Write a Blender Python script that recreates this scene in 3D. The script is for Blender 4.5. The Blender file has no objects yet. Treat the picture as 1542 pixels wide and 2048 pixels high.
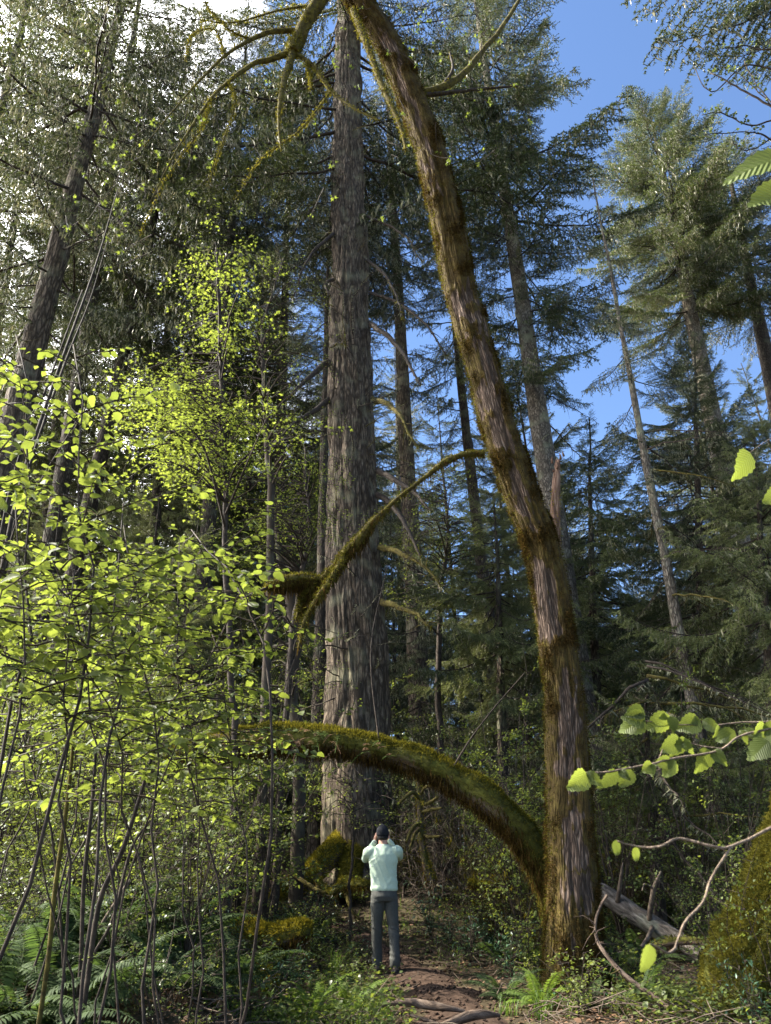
import bpy, math, random
import numpy as np
from mathutils import Vector, Matrix
SC = bpy.context.scene
COL = SC.collection
R = math.radians
# ------------------------------------------------------------------ camera, sky, sun, exposure
F_PX, PITCH, ROLL, CAM_Z = 1474.0, R(26.75), R(-1.8), 1.55
cp, sp = math.cos(PITCH), math.sin(PITCH)
cr, sr = math.cos(ROLL), math.sin(ROLL)
_r0, _u0, FWD = np.array([1., 0, 0]), np.array([0, -sp, cp]), np.array([0, cp, sp])
RIGHT, UP = cr * _r0 + sr * _u0, cr * _u0 - sr * _r0
CAM = np.array([0., 0., CAM_Z])
cam_data = bpy.data.cameras.new('camera')
cam = bpy.data.objects.new('camera', cam_data); COL.objects.link(cam)
m = Matrix.Identity(4)
for i in range(3):
    m[i][0], m[i][1], m[i][2], m[i][3] = RIGHT[i], UP[i], -FWD[i], CAM[i]
cam.matrix_world = m
cam_data.sensor_fit = 'VERTICAL'; cam_data.sensor_height = 36.0
cam_data.lens = F_PX / 2048 * 36.0
cam_data.clip_start, cam_data.clip_end = 0.05, 1500
cam_data.dof.use_dof = True; cam_data.dof.focus_distance = 13.0; cam_data.dof.aperture_fstop = 11.0
SC.camera = cam

SUN_AZ, SUN_EL = R(-80), R(48)          # azimuth from +Y towards +X
sun_dir = Vector((math.sin(SUN_AZ) * math.cos(SUN_EL), math.cos(SUN_AZ) * math.cos(SUN_EL), math.sin(SUN_EL)))
world = bpy.data.worlds.new('World'); SC.world = world; world.use_nodes = True
wn, wl = world.node_tree.nodes, world.node_tree.links
bg = wn['Background']
sky = wn.new('ShaderNodeTexSky'); sky.sky_type = 'NISHITA'; sky.sun_disc = False
sky.sun_elevation, sky.sun_rotation = SUN_EL, SUN_AZ
sky.altitude = 1800; sky.air_density, sky.dust_density, sky.ozone_density = 1.0, 0.15, 4.0
tc = wn.new('ShaderNodeTexCoord')
nz = wn.new('ShaderNodeTexNoise'); nz.inputs['Scale'].default_value = 2.6; nz.inputs['Detail'].default_value = 7
wl.new(tc.outputs['Generated'], nz.inputs['Vector'])
dot = wn.new('ShaderNodeVectorMath'); dot.operation = 'DOT_PRODUCT'
dot.inputs[1].default_value = (-0.85, 0.30, 0.43)
wl.new(tc.outputs['Generated'], dot.inputs[0])
mr = wn.new('ShaderNodeMapRange'); mr.inputs[1].default_value = 0.45; mr.inputs[2].default_value = 0.80
mr.inputs[3].default_value = -0.30; mr.inputs[4].default_value = 0.30
wl.new(dot.outputs['Value'], mr.inputs[0])
ad = wn.new('ShaderNodeMath'); ad.operation = 'ADD'
wl.new(nz.outputs['Fac'], ad.inputs[0]); wl.new(mr.outputs[0], ad.inputs[1])
rmp = wn.new('ShaderNodeMapRange'); rmp.interpolation_type = 'SMOOTHSTEP'
rmp.inputs[1].default_value = 0.48; rmp.inputs[2].default_value = 0.72
wl.new(ad.outputs[0], rmp.inputs[0])
mx = wn.new('ShaderNodeMix'); mx.data_type = 'RGBA'
mx.inputs[7].default_value = (40.0, 40.0, 40.4, 1)
wl.new(rmp.outputs[0], mx.inputs[0]); wl.new(sky.outputs[0], mx.inputs[6]); wl.new(mx.outputs[2], bg.inputs['Color'])
bg.inputs['Strength'].default_value = 0.05

sun_data = bpy.data.lights.new('sun', 'SUN'); sun_data.energy = 2.6; sun_data.angle = R(0.5); sun_data.color = (1.0, 0.93, 0.80)
sun = bpy.data.objects.new('sun', sun_data); COL.objects.link(sun)
sun.rotation_euler = sun_dir.to_track_quat('Z', 'Y').to_euler()
vs = SC.view_settings
vs.view_transform = 'Standard'; vs.look = 'None'; vs.exposure = 2.9; vs.gamma = 1; vs.use_curve_mapping = False
SC.render.engine = 'CYCLES'
cy = SC.cycles
cy.max_bounces = 8; cy.diffuse_bounces = 5; cy.glossy_bounces = 2; cy.transmission_bounces = 6; cy.transparent_max_bounces = 4
cy.caustics_reflective = cy.caustics_refractive = False
cy.use_denoising = True

# ------------------------------------------------------------------ helpers
def P(px, py, D):
    """World point on the vertical plane y = D seen at photo pixel (px, py)."""
    d = FWD + RIGHT * ((px - 771) / F_PX) + UP * ((1024 - py) / F_PX)
    return CAM + d * (D / d[1])
def depth_of(p): return float(np.dot(np.asarray(p) - CAM, FWD))
def m_per_px(p): return depth_of(p) / F_PX

def pix(p):
    q = np.asarray(p) - CAM
    z = q @ FWD
    return np.stack([771 + F_PX * (q @ RIGHT) / z, 1024 - F_PX * (q @ UP) / z], -1), z

def vnoise(p, seed=0):
    """Value noise, p (N,3) -> (N,) in -1..1"""
    p = np.asarray(p, dtype=np.float64)
    i = np.floor(p).astype(np.int64); f = p - i
    f = f * f * (3 - 2 * f)
    def h(ix, iy, iz):
        n = (ix * 374761393 + iy * 668265263 + iz * 2147483647 + seed * 1274126177) & 0xFFFFFFFF
        n = ((n ^ (n >> 13)) * 1274126177) & 0xFFFFFFFF
        n = n ^ (n >> 16)
        return (n & 0xFFFF) / 32767.5 - 1
    out = 0
    for dx in (0, 1):
        wx = f[:, 0] if dx else 1 - f[:, 0]
        for dy in (0, 1):
            wy = f[:, 1] if dy else 1 - f[:, 1]
            for dz in (0, 1):
                wz = f[:, 2] if dz else 1 - f[:, 2]
                out = out + wx * wy * wz * h(i[:, 0] + dx, i[:, 1] + dy, i[:, 2] + dz)
    return out
def fbm(p, seed=0, octv=3):
    p = np.asarray(p, dtype=np.float64); o, a = 0, 0.5
    for k in range(octv):
        o = o + a * vnoise(p * 2 ** k, seed + k * 7); a *= 0.5
    return o
def sstep(a, b, x):
    t = np.clip((x - a) / (b - a), 0, 1); return t * t * (3 - 2 * t)
def nrm(v):
    v = np.asarray(v, dtype=float)
    return v / np.maximum(np.linalg.norm(v, axis=-1, keepdims=True), 1e-9)

class MB:
    def __init__(s): s.V, s.F, s.M, s.n, s.A = [], [], [], 0, []
    def add(s, V, F, mat=0, attr=None):
        V = np.asarray(V, dtype=np.float32).reshape(-1, 3); F = np.asarray(F, dtype=np.int64)
        s.V.append(V); s.F.append(F + s.n); s.M.append(np.full(len(F), mat, dtype=np.int32)); s.n += len(V)
        s.A.append(np.zeros(len(V)) if attr is None else attr)
    def tube(s, pts, rad, k=5, mat=0, cap=True):
        pts = np.asarray(pts, dtype=float); n = len(pts)
        rad = np.broadcast_to(np.asarray(rad, dtype=float), (n,))
        t = nrm(np.gradient(pts, axis=0))
        ref = np.array([0, 0, 1.]) if abs(t[:, 2]).mean() < 0.8 else np.array([0.3, 1., 0])
        a = nrm(np.cross(t, ref)); b = np.cross(t, a)
        ang = np.arange(k) * 2 * math.pi / k
        V = pts[:, None] + rad[:, None, None] * (np.cos(ang)[None, :, None] * a[:, None] + np.sin(ang)[None, :, None] * b[:, None])
        i = np.arange(n - 1)[:, None] * k; j = np.arange(k)[None]; j2 = (j + 1) % k
        F = np.stack([i + j, i + j2, i + k + j2, i + k + j], -1).reshape(-1, 4)
        s.add(V.reshape(-1, 3), F[:, ::-1], mat)
        if cap:
            base = s.n - n * k
            for o, flip in ((0, False), ((n - 1) * k, True)):
                f = [[base + o, base + o + x, base + o + x + 1] for x in range(1, k - 1)]
                f = np.array(f)
                s.F.append(f if not flip else f[:, ::-1]); s.M.append(np.full(len(f), mat, dtype=np.int32))
    def mesh(s, name, mats, smooth=False, attr=None):
        V = np.concatenate(s.V); me = bpy.data.meshes.new(name)
        tot = np.concatenate([np.full(len(f), f.shape[1], dtype=np.int32) for f in s.F])
        loops = np.concatenate([f.reshape(-1) for f in s.F]).astype(np.int32)
        me.vertices.add(len(V)); me.vertices.foreach_set('co', V.reshape(-1))
        me.loops.add(len(loops)); me.loops.foreach_set('vertex_index', loops)
        me.polygons.add(len(tot))
        me.polygons.foreach_set('loop_start', np.concatenate([[0], np.cumsum(tot)[:-1]]).astype(np.int32))
        for mt in (mats if isinstance(mats, (list, tuple)) else [mats]): me.materials.append(mt)
        me.polygons.foreach_set('material_index', np.concatenate(s.M))
        if smooth: me.polygons.foreach_set('use_smooth', np.ones(len(tot), dtype=bool))
        if attr:
            at = me.attributes.new(attr, 'FLOAT', 'POINT'); at.data.foreach_set('value', np.concatenate(s.A).astype(np.float32))
        me.update(calc_edges=True)
        return me
    def build(s, name, mats, parent=None, smooth=False, attr=None, loc=(0, 0, 0), kind=None):
        return link(name, s.mesh(name, mats, smooth, attr), parent, loc, kind)

def link(name, me, parent=None, loc=(0, 0, 0), kind=None):
    o = bpy.data.objects.new(name, me); COL.objects.link(o); o.location = loc
    if parent is not None: o.parent = parent
    if kind: o['kind'] = kind
    return o
def tag(o, label, cat, group=None):
    o['label'] = label; o['category'] = cat
    if group: o['group'] = group
    return o
def thing(name, label, cat, loc=(0, 0, 0), group=None, rz=0):
    o = bpy.data.objects.new(name, None); COL.objects.link(o); o.location = [float(c) for c in loc]
    o.rotation_euler = (0, 0, rz); o.empty_display_size = 0.2
    return tag(o, label, cat, group)
def copy_part(src, parent, loc=None, rot=None, scale=None):
    o = src.copy(); COL.objects.link(o); o.parent = parent
    if loc is not None: o.location = [float(c) for c in loc]
    if rot is not None: o.rotation_euler = rot
    if scale is not None: o.scale = scale if hasattr(scale, '__len__') else (scale,) * 3
    return o
def frames(d, n):
    X = nrm(d); Z = nrm(np.asarray(n) - (np.asarray(n) * X).sum(-1, keepdims=True) * X); Y = np.cross(Z, X)
    return np.stack([X, Y, Z], -1)                       # (N,3,3) columns
def scatter(mb, base, pos, d, n, size, mat=0):
    """Copies of a small (V, F) shape laid along direction d with normal n."""
    V, F = base; Rm = frames(d, n); N = len(pos)
    size = np.broadcast_to(np.asarray(size, dtype=float), (N,))
    W = np.einsum('nij,vj->nvi', Rm, V) * size[:, None, None] + np.asarray(pos)[:, None]
    FF = (F[None] + (np.arange(N) * len(V))[:, None, None]).reshape(-1, F.shape[1])
    mb.add(W.reshape(-1, 3), FF, mat)
def catmull(pts, n):
    pts = np.asarray(pts, dtype=float); m_ = len(pts)
    q = np.vstack([2 * pts[0] - pts[1], pts, 2 * pts[-1] - pts[-2]])
    t = np.linspace(0, m_ - 1 - 1e-6, n); i = t.astype(int); f = (t - i)[:, None]
    a, b, c, d = q[i], q[i + 1], q[i + 2], q[i + 3]
    return 0.5 * (2 * b + (c - a) * f + (2 * a - 5 * b + 4 * c - d) * f ** 2 + (3 * b - a - 3 * c + d) * f ** 3)

# ------------------------------------------------------------------ materials
def mat_new(name):
    mt = bpy.data.materials.new(name); mt.use_nodes = True
    nt = mt.node_tree; nt.nodes.clear()
    out = nt.nodes.new('ShaderNodeOutputMaterial')
    return mt, nt.nodes, nt.links, out
def ramp(N, stops):
    r = N.new('ShaderNodeValToRGB'); e = r.color_ramp.elements
    while len(e) < len(stops): e.new(0.5)
    for el, (p, c) in zip(e, stops): el.position = p; el.color = (*c, 1)
    return r
def leaf_mat(name, dif, trans, var=0.5, tfac=0.5, rough=0.45, gloss=0.06):
    mt, N, L, out = mat_new(name)
    oi = N.new('ShaderNodeObjectInfo'); geo = N.new('ShaderNodeNewGeometry')
    no = N.new('ShaderNodeTexNoise'); no.inputs['Scale'].default_value = 5.0; no.inputs['Detail'].default_value = 2
    L.new(geo.outputs['Position'], no.inputs['Vector'])
    av = N.new('ShaderNodeMath'); av.operation = 'ADD'
    L.new(oi.outputs['Random'], av.inputs[0]); L.new(geo.outputs['Random Per Island'], av.inputs[1])
    av2 = N.new('ShaderNodeMath'); av2.operation = 'ADD'; L.new(av.outputs[0], av2.inputs[0]); L.new(no.outputs['Fac'], av2.inputs[1])
    dv = N.new('ShaderNodeMath'); dv.operation = 'DIVIDE'; dv.inputs[1].default_value = 3.0; L.new(av2.outputs[0], dv.inputs[0])
    def two(c):
        lo = tuple(x * (1 - var) for x in c); hi = tuple(min(1, x * (1 + var)) for x in c)
        hi = (hi[0] * 1.15, hi[1], hi[2] * 0.9)
        r = ramp(N, [(0.2, lo), (0.8, hi)]); L.new(dv.outputs[0], r.inputs[0]); return r
    a = N.new('ShaderNodeBsdfPrincipled'); a.inputs['Roughness'].default_value = rough
    a.inputs['Specular IOR Level'].default_value = gloss * 5
    L.new(two(dif).outputs[0], a.inputs['Base Color'])
    b = N.new('ShaderNodeBsdfTranslucent'); L.new(two(trans).outputs[0], b.inputs['Color'])
    mix = N.new('ShaderNodeMixShader'); mix.inputs[0].default_value = tfac
    L.new(a.outputs[0], mix.inputs[1]); L.new(b.outputs[0], mix.inputs[2]); L.new(mix.outputs[0], out.inputs['Surface'])
    return mt
def bark_mat(name, dark, mid, pale, moss=None, vscale=(14, 14, 1.6), bump=0.6, lich=None, attr=None, uv=True, crack=None):
    """Furrowed bark along UV (metres around, metres along), moss by the mesh's own 'moss' attribute."""
    mt, N, L, out = mat_new(name)
    tcn = N.new('ShaderNodeTexCoord'); mp = N.new('ShaderNodeMapping'); mp.inputs['Scale'].default_value = vscale
    L.new(tcn.outputs['UV' if uv else 'Object'], mp.inputs['Vector'])
    n1 = N.new('ShaderNodeTexNoise'); n1.inputs['Scale'].default_value = 1.0; n1.inputs['Detail'].default_value = 6; n1.inputs['Roughness'].default_value = 0.65
    n1.inputs['Distortion'].default_value = 0.4
    L.new(mp.outputs[0], n1.inputs['Vector'])
    r = ramp(N, [(0.34, dark), (0.52, mid), (0.72, pale)]); L.new(n1.outputs['Fac'], r.inputs[0])
    col = r.outputs[0]
    hgt = n1.outputs['Fac']
    if crack:
        mp2 = N.new('ShaderNodeMapping'); mp2.inputs['Scale'].default_value = (crack[0], crack[1], 1); L.new(tcn.outputs['UV'], mp2.inputs['Vector'])
        nd = N.new('ShaderNodeTexNoise'); nd.inputs['Scale'].default_value = 0.7; nd.inputs['Detail'].default_value = 3; L.new(mp2.outputs[0], nd.inputs['Vector'])
        va = N.new('ShaderNodeVectorMath'); va.operation = 'MULTIPLY_ADD'; va.inputs[1].default_value = (0.9, 0.9, 0); L.new(nd.outputs['Color'], va.inputs[0]); L.new(mp2.outputs[0], va.inputs[2])
        vo = N.new('ShaderNodeTexVoronoi'); vo.feature = 'DISTANCE_TO_EDGE'; vo.inputs['Scale'].default_value = 1.0; L.new(va.outputs[0], vo.inputs['Vector'])
        cm = N.new('ShaderNodeMapRange'); cm.inputs[1].default_value = 0.02; cm.inputs[2].default_value = crack[2]; L.new(vo.outputs['Distance'], cm.inputs[0])
        mc = N.new('ShaderNodeMix'); mc.data_type = 'RGBA'; mc.inputs[6].default_value = (*[x * 0.6 + y * 0.10 for x, y in zip(dark, mid)], 1); L.new(cm.outputs[0], mc.inputs[0]); L.new(col, mc.inputs[7]); col = mc.outputs[2]
        ha = N.new('ShaderNodeMath'); ha.operation = 'MULTIPLY_ADD'; ha.inputs[1].default_value = 0.6; L.new(cm.outputs[0], ha.inputs[0]); L.new(n1.outputs['Fac'], ha.inputs[2]); hgt = ha.outputs[0]
    n2 = N.new('ShaderNodeTexNoise'); n2.inputs['Scale'].default_value = 2.3; n2.inputs['Detail'].default_value = 5
    L.new(tcn.outputs['Object'], n2.inputs['Vector'])
    if lich:
        lr = N.new('ShaderNodeMapRange'); lr.inputs[1].default_value = 0.52; lr.inputs[2].default_value = 0.70; lr.inputs[4].default_value = 0.75
        L.new(n2.outputs['Fac'], lr.inputs[0])
        mxl = N.new('ShaderNodeMix'); mxl.data_type = 'RGBA'; mxl.inputs[7].default_value = (*lich, 1)
        L.new(lr.outputs[0], mxl.inputs[0]); L.new(col, mxl.inputs[6]); col = mxl.outputs[2]
    if attr:
        at = N.new('ShaderNodeAttribute'); at.attribute_name = attr
        n3 = N.new('ShaderNodeTexNoise'); n3.inputs['Scale'].default_value = 22; n3.inputs['Detail'].default_value = 5
        L.new(tcn.outputs['Object'], n3.inputs['Vector'])
        su = N.new('ShaderNodeMath'); su.operation = 'MULTIPLY_ADD'; su.inputs[1].default_value = 0.7; L.new(n3.outputs['Fac'], su.inputs[0]); L.new(at.outputs['Fac'], su.inputs[2])
        mrn = N.new('ShaderNodeMapRange'); mrn.interpolation_type = 'SMOOTHSTEP'; mrn.inputs[1].default_value = 0.68; mrn.inputs[2].default_value = 1.0
        L.new(su.outputs[0], mrn.inputs[0])
        mr_ = ramp(N, [(0.30, moss[0]), (0.5, moss[1]), (0.72, moss[2])])
        n4 = N.new('ShaderNodeTexNoise'); n4.inputs['Scale'].default_value = 9; n4.inputs['Detail'].default_value = 8; n4.inputs['Roughness'].default_value = 0.75
        L.new(tcn.outputs['Object'], n4.inputs['Vector']); L.new(n4.outputs['Fac'], mr_.inputs[0])
        mxm = N.new('ShaderNodeMix'); mxm.data_type = 'RGBA'
        L.new(mrn.outputs[0], mxm.inputs[0]); L.new(col, mxm.inputs[6]); L.new(mr_.outputs[0], mxm.inputs[7]); col = mxm.outputs[2]
    b = N.new('ShaderNodeBsdfPrincipled'); b.inputs['Roughness'].default_value = 0.92; b.inputs['Specular IOR Level'].default_value = 0.15
    L.new(col, b.inputs['Base Color'])
    bu = N.new('ShaderNodeBump'); bu.inputs['Strength'].default_value = bump; bu.inputs['Distance'].default_value = 0.03
    L.new(hgt, bu.inputs['Height']); L.new(bu.outputs[0], b.inputs['Normal'])
    L.new(b.outputs[0], out.inputs['Surface'])
    return mt
def plain_mat(name, c0, c1, scale=8.0, rough=0.8, bump=0.3, spec=0.2, detail=5, dist=0.02):
    mt, N, L, out = mat_new(name)
    tcn = N.new('ShaderNodeTexCoord'); n1 = N.new('ShaderNodeTexNoise'); n1.inputs['Scale'].default_value = scale; n1.inputs['Detail'].default_value = detail
    L.new(tcn.outputs['Object'], n1.inputs['Vector'])
    r = ramp(N, [(0.35, c0), (0.65, c1)]); L.new(n1.outputs['Fac'], r.inputs[0])
    b = N.new('ShaderNodeBsdfPrincipled'); b.inputs['Roughness'].default_value = rough; b.inputs['Specular IOR Level'].default_value = spec
    L.new(r.outputs[0], b.inputs['Base Color'])
    if bump:
        bu = N.new('ShaderNodeBump'); bu.inputs['Strength'].default_value = bump; bu.inputs['Distance'].default_value = dist
        L.new(n1.outputs['Fac'], bu.inputs['Height']); L.new(bu.outputs[0], b.inputs['Normal'])
    L.new(b.outputs[0], out.inputs['Surface'])
    return mt

MOSS3 = ((0.022, 0.014, 0.006), (0.064, 0.043, 0.013), (0.115, 0.088, 0.022))
MOSS_Y = ((0.05, 0.045, 0.008), (0.13, 0.12, 0.018), (0.24, 0.22, 0.03))
M = {}
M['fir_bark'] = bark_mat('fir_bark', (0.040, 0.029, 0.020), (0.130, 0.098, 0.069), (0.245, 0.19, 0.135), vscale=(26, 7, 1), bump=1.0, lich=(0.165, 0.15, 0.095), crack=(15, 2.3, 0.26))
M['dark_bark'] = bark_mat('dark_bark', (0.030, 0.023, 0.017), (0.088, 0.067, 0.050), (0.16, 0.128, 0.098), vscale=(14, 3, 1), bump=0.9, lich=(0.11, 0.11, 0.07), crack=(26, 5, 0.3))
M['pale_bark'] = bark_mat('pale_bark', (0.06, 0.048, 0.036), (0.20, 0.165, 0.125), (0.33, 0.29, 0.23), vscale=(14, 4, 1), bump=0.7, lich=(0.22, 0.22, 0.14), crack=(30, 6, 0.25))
M['maple_bark'] = bark_mat('maple_bark', (0.050, 0.034, 0.024), (0.19, 0.130, 0.095), (0.35, 0.265, 0.205), moss=MOSS3, vscale=(30, 6, 1), bump=1.0, attr='moss', crack=(36, 4.0, 0.30))
M['arch_bark'] = bark_mat('arch_bark', (0.03, 0.022, 0.016), (0.10, 0.07, 0.05), (0.2, 0.15, 0.12), moss=((0.024, 0.022, 0.006), (0.066, 0.064, 0.012), (0.13, 0.13, 0.022)), vscale=(24, 3, 1), bump=0.9, attr='moss')
M['snag_wood'] = bark_mat('snag_wood', (0.06, 0.032, 0.02), (0.18, 0.105, 0.07), (0.34, 0.24, 0.17), vscale=(30, 2, 1), bump=0.9)
M['root_wood'] = bark_mat('root_wood', (0.03, 0.021, 0.015), (0.105, 0.075, 0.055), (0.21, 0.16, 0.12), vscale=(22, 6, 1), bump=0.9)
M['grey_wood'] = bark_mat('grey_wood', (0.03, 0.025, 0.02), (0.085, 0.072, 0.060), (0.19, 0.17, 0.145), vscale=(22, 6, 1), bump=0.8, lich=(0.16, 0.17, 0.12))
M['twig'] = plain_mat('twig', (0.020, 0.014, 0.010), (0.052, 0.038, 0.027), 18)
M['deadtwig'] = plain_mat('deadtwig', (0.045, 0.033, 0.024), (0.135, 0.102, 0.074), 14)
M['mosstwig'] = plain_mat('mosstwig', (0.035, 0.026, 0.009), (0.10, 0.082, 0.018), 16, rough=1.0, bump=0.8)
M['hazeltwig'] = plain_mat('hazeltwig', (0.09, 0.066, 0.046), (0.20, 0.15, 0.105), 160, bump=0.5)
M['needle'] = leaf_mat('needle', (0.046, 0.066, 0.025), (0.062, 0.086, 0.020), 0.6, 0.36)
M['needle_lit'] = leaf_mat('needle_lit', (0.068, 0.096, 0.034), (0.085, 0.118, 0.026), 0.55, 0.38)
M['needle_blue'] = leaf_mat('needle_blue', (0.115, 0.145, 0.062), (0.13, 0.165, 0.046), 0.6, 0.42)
M['lichen'] = leaf_mat('lichen', (0.19, 0.20, 0.125), (0.19, 0.195, 0.105), 0.35, 0.3)
M['hazel_leaf'] = leaf_mat('hazel_leaf', (0.078, 0.115, 0.028), (0.150, 0.205, 0.032), 0.6, 0.5, 0.5)
def veined(name, src):
    mt = M[src].copy(); mt.name = name; N, L = mt.node_tree.nodes, mt.node_tree.links
    tcn = N.new('ShaderNodeTexCoord'); sx = N.new('ShaderNodeSeparateXYZ'); L.new(tcn.outputs['Object'], sx.inputs[0])
    ab = N.new('ShaderNodeMath'); ab.operation = 'ABSOLUTE'; L.new(sx.outputs['Y'], ab.inputs[0])
    ma = N.new('ShaderNodeMath'); ma.operation = 'MULTIPLY_ADD'; ma.inputs[1].default_value = -0.75; L.new(ab.outputs[0], ma.inputs[0]); L.new(sx.outputs['X'], ma.inputs[2])
    mu = N.new('ShaderNodeMath'); mu.operation = 'MULTIPLY'; mu.inputs[1].default_value = 74.0; L.new(ma.outputs[0], mu.inputs[0])
    si = N.new('ShaderNodeMath'); si.operation = 'SINE'; L.new(mu.outputs[0], si.inputs[0])
    pw = N.new('ShaderNodeMapRange'); pw.inputs[1].default_value = 0.2; pw.inputs[2].default_value = 1.0; pw.inputs[3].default_value = 1.0; pw.inputs[4].default_value = 0.84; L.new(si.outputs[0], pw.inputs[0])
    for nd in [n for n in N if n.type in ('BSDF_PRINCIPLED', 'BSDF_TRANSLUCENT')]:
        sock = nd.inputs['Base Color' if nd.type == 'BSDF_PRINCIPLED' else 'Color']; s = sock.links[0].from_socket
        vm = N.new('ShaderNodeVectorMath'); vm.operation = 'SCALE'; L.new(s, vm.inputs[0]); L.new(pw.outputs[0], vm.inputs['Scale']); L.new(vm.outputs[0], sock)
        if nd.type == 'BSDF_PRINCIPLED':
            bu = N.new('ShaderNodeBump'); bu.inputs['Strength'].default_value = 0.5; bu.inputs['Distance'].default_value = 0.004; L.new(si.outputs[0], bu.inputs['Height']); L.new(bu.outputs[0], nd.inputs['Normal'])
    return mt
M['hazel_blade'] = veined('hazel_blade', 'hazel_leaf')
M['maple_leaf'] = leaf_mat('maple_leaf', (0.085, 0.125, 0.028), (0.165, 0.225, 0.034), 0.6, 0.5, 0.5)
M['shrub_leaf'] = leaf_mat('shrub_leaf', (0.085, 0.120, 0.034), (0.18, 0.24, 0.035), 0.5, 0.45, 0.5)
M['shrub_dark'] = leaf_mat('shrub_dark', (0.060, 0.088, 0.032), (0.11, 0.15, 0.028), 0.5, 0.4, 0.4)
M['glossy_leaf'] = leaf_mat('glossy_leaf', (0.032, 0.075, 0.040), (0.05, 0.10, 0.03), 0.5, 0.2, 0.35, 0.07)
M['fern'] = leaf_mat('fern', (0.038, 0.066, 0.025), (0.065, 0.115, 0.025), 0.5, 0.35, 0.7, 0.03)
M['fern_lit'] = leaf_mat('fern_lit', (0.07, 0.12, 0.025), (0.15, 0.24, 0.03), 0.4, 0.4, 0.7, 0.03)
M['fern_dead'] = leaf_mat('fern_dead', (0.15, 0.088, 0.042), (0.17, 0.10, 0.045), 0.5, 0.3, 0.8)
M['grass'] = leaf_mat('grass', (0.07, 0.13, 0.022), (0.16, 0.28, 0.03), 0.4, 0.4, 0.4)
M['moss'] = leaf_mat('moss', (0.098, 0.098, 0.018), (0.13, 0.128, 0.016), 0.6, 0.35, 0.95, 0.0)
M['moss_brown'] = leaf_mat('moss_brown', (0.064, 0.043, 0.014), (0.074, 0.053, 0.012), 0.6, 0.3, 0.95, 0.0)
M['moss_gold_lit'] = leaf_mat('moss_gold_lit', (0.17, 0.155, 0.020), (0.23, 0.21, 0.02), 0.5, 0.4, 0.95, 0.0)  # golden moss tone made brighter, with sunlight put into the colour
M['litter'] = leaf_mat('litter', (0.11, 0.07, 0.042), (0.08, 0.05, 0.03), 0.7, 0.15, 0.85)

SECT = [(90, 'at the left edge'), (250, 'behind the left hazel leaves'), (430, 'behind the bright maple spray'), (640, 'left of the giant trunk'), (800, 'behind the giant trunk'), (940, 'in the gap right of the giant trunk'), (1090, 'close left of the leaning maple'),
        (1250, 'close right of the leaning maple'), (1400, 'above the fallen log'), (9999, 'at the right edge')]
def sector(px): return next(s for e, s in SECT if px < e)
# ------------------------------------------------------------------ ground
TRAIL = catmull([(0.75, 3), (0.55, 6.5), (0.5, 8.6), (0.25, 10.4), (-0.35, 12.2), (-1.4, 14.2), (-2.5, 16.0), (-2.5, 18.0), (-3.6, 20.5), (-6, 23)], 90)
TRAIL = np.array(TRAIL)
def trail_dist(x, y):
    x, y = np.asarray(x, dtype=float), np.asarray(y, dtype=float)
    p = np.stack([x.ravel(), y.ravel()], -1)
    out = np.empty(len(p))
    for i in range(0, len(p), 20000):
        q = p[i:i + 20000]
        out[i:i + 20000] = np.sqrt(((q[:, None] - TRAIL[None]) ** 2).sum(-1)).min(1)
    out = out.reshape(x.shape)
    return out / (1 - 0.55 * sstep(11.2, 11.8, y) * (1 - sstep(14.8, 15.6, y)))
def gz(x, y):
    x, y = np.asarray(x, dtype=float), np.asarray(y, dtype=float)
    sh = x.shape
    z = 0.05 * np.clip(y, -20, 11) + 0.03 * np.clip(y - 11, 0, 200)
    left = 1 - 0.85 * sstep(0.3, 3.0, x)
    z = z + left * (0.95 * sstep(10.8, 16.5, y) + 0.10 * np.clip(y - 16.5, 0, 80))
    z = z + 0.06 * np.clip(-x - 2.5, 0, 30) * sstep(4, 12, y)
    z = z + 0.55 * sstep(0.9, 2.1, -x) * sstep(4.2, 7, y) * (1 - sstep(9.5, 13, y))
    q = np.stack([x.ravel() * 0.55, y.ravel() * 0.55, np.zeros(x.size)], -1)
    z = z + 0.22 * fbm(q, 3, 3).reshape(sh) * (0.35 + 0.65 * sstep(0.4, 1.6, np.abs(x - 0.4)))
    return z
def g1(x, y): return float(gz(np.array([x]), np.array([y]))[0])

def grid_mesh(name, xs, ys, zfun, mt, kind='structure'):
    X, Y = np.meshgrid(xs, ys); Z = zfun(X, Y)
    V = np.stack([X, Y, Z], -1).reshape(-1, 3); nx, ny = len(xs), len(ys)
    i = np.arange(ny - 1)[:, None] * nx + np.arange(nx - 1)[None]
    F = np.stack([i, i + 1, i + nx + 1, i + nx], -1).reshape(-1, 4)
    mb = MB(); mb.add(V, F); return mb.build(name, mt, smooth=True, kind=kind)
def soil_mat(name, cols, sc):
    mt, N, L, out = mat_new(name)
    tcn = N.new('ShaderNodeTexCoord')
    n1 = N.new('ShaderNodeTexNoise'); n1.inputs['Scale'].default_value = sc; n1.inputs['Detail'].default_value = 9; n1.inputs['Roughness'].default_value = 0.7
    L.new(tcn.outputs['Object'], n1.inputs['Vector'])
    r = ramp(N, cols); L.new(n1.outputs['Fac'], r.inputs[0])
    b = N.new('ShaderNodeBsdfPrincipled'); b.inputs['Roughness'].default_value = 0.95; b.inputs['Specular IOR Level'].default_value = 0.1
    L.new(r.outputs[0], b.inputs['Base Color'])
    bu = N.new('ShaderNodeBump'); bu.inputs['Strength'].default_value = 0.8; bu.inputs['Distance'].default_value = 0.05
    L.new(n1.outputs['Fac'], bu.inputs['Height']); L.new(bu.outputs[0], b.inputs['Normal']); L.new(b.outputs[0], out.inputs['Surface'])
    return mt
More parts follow.
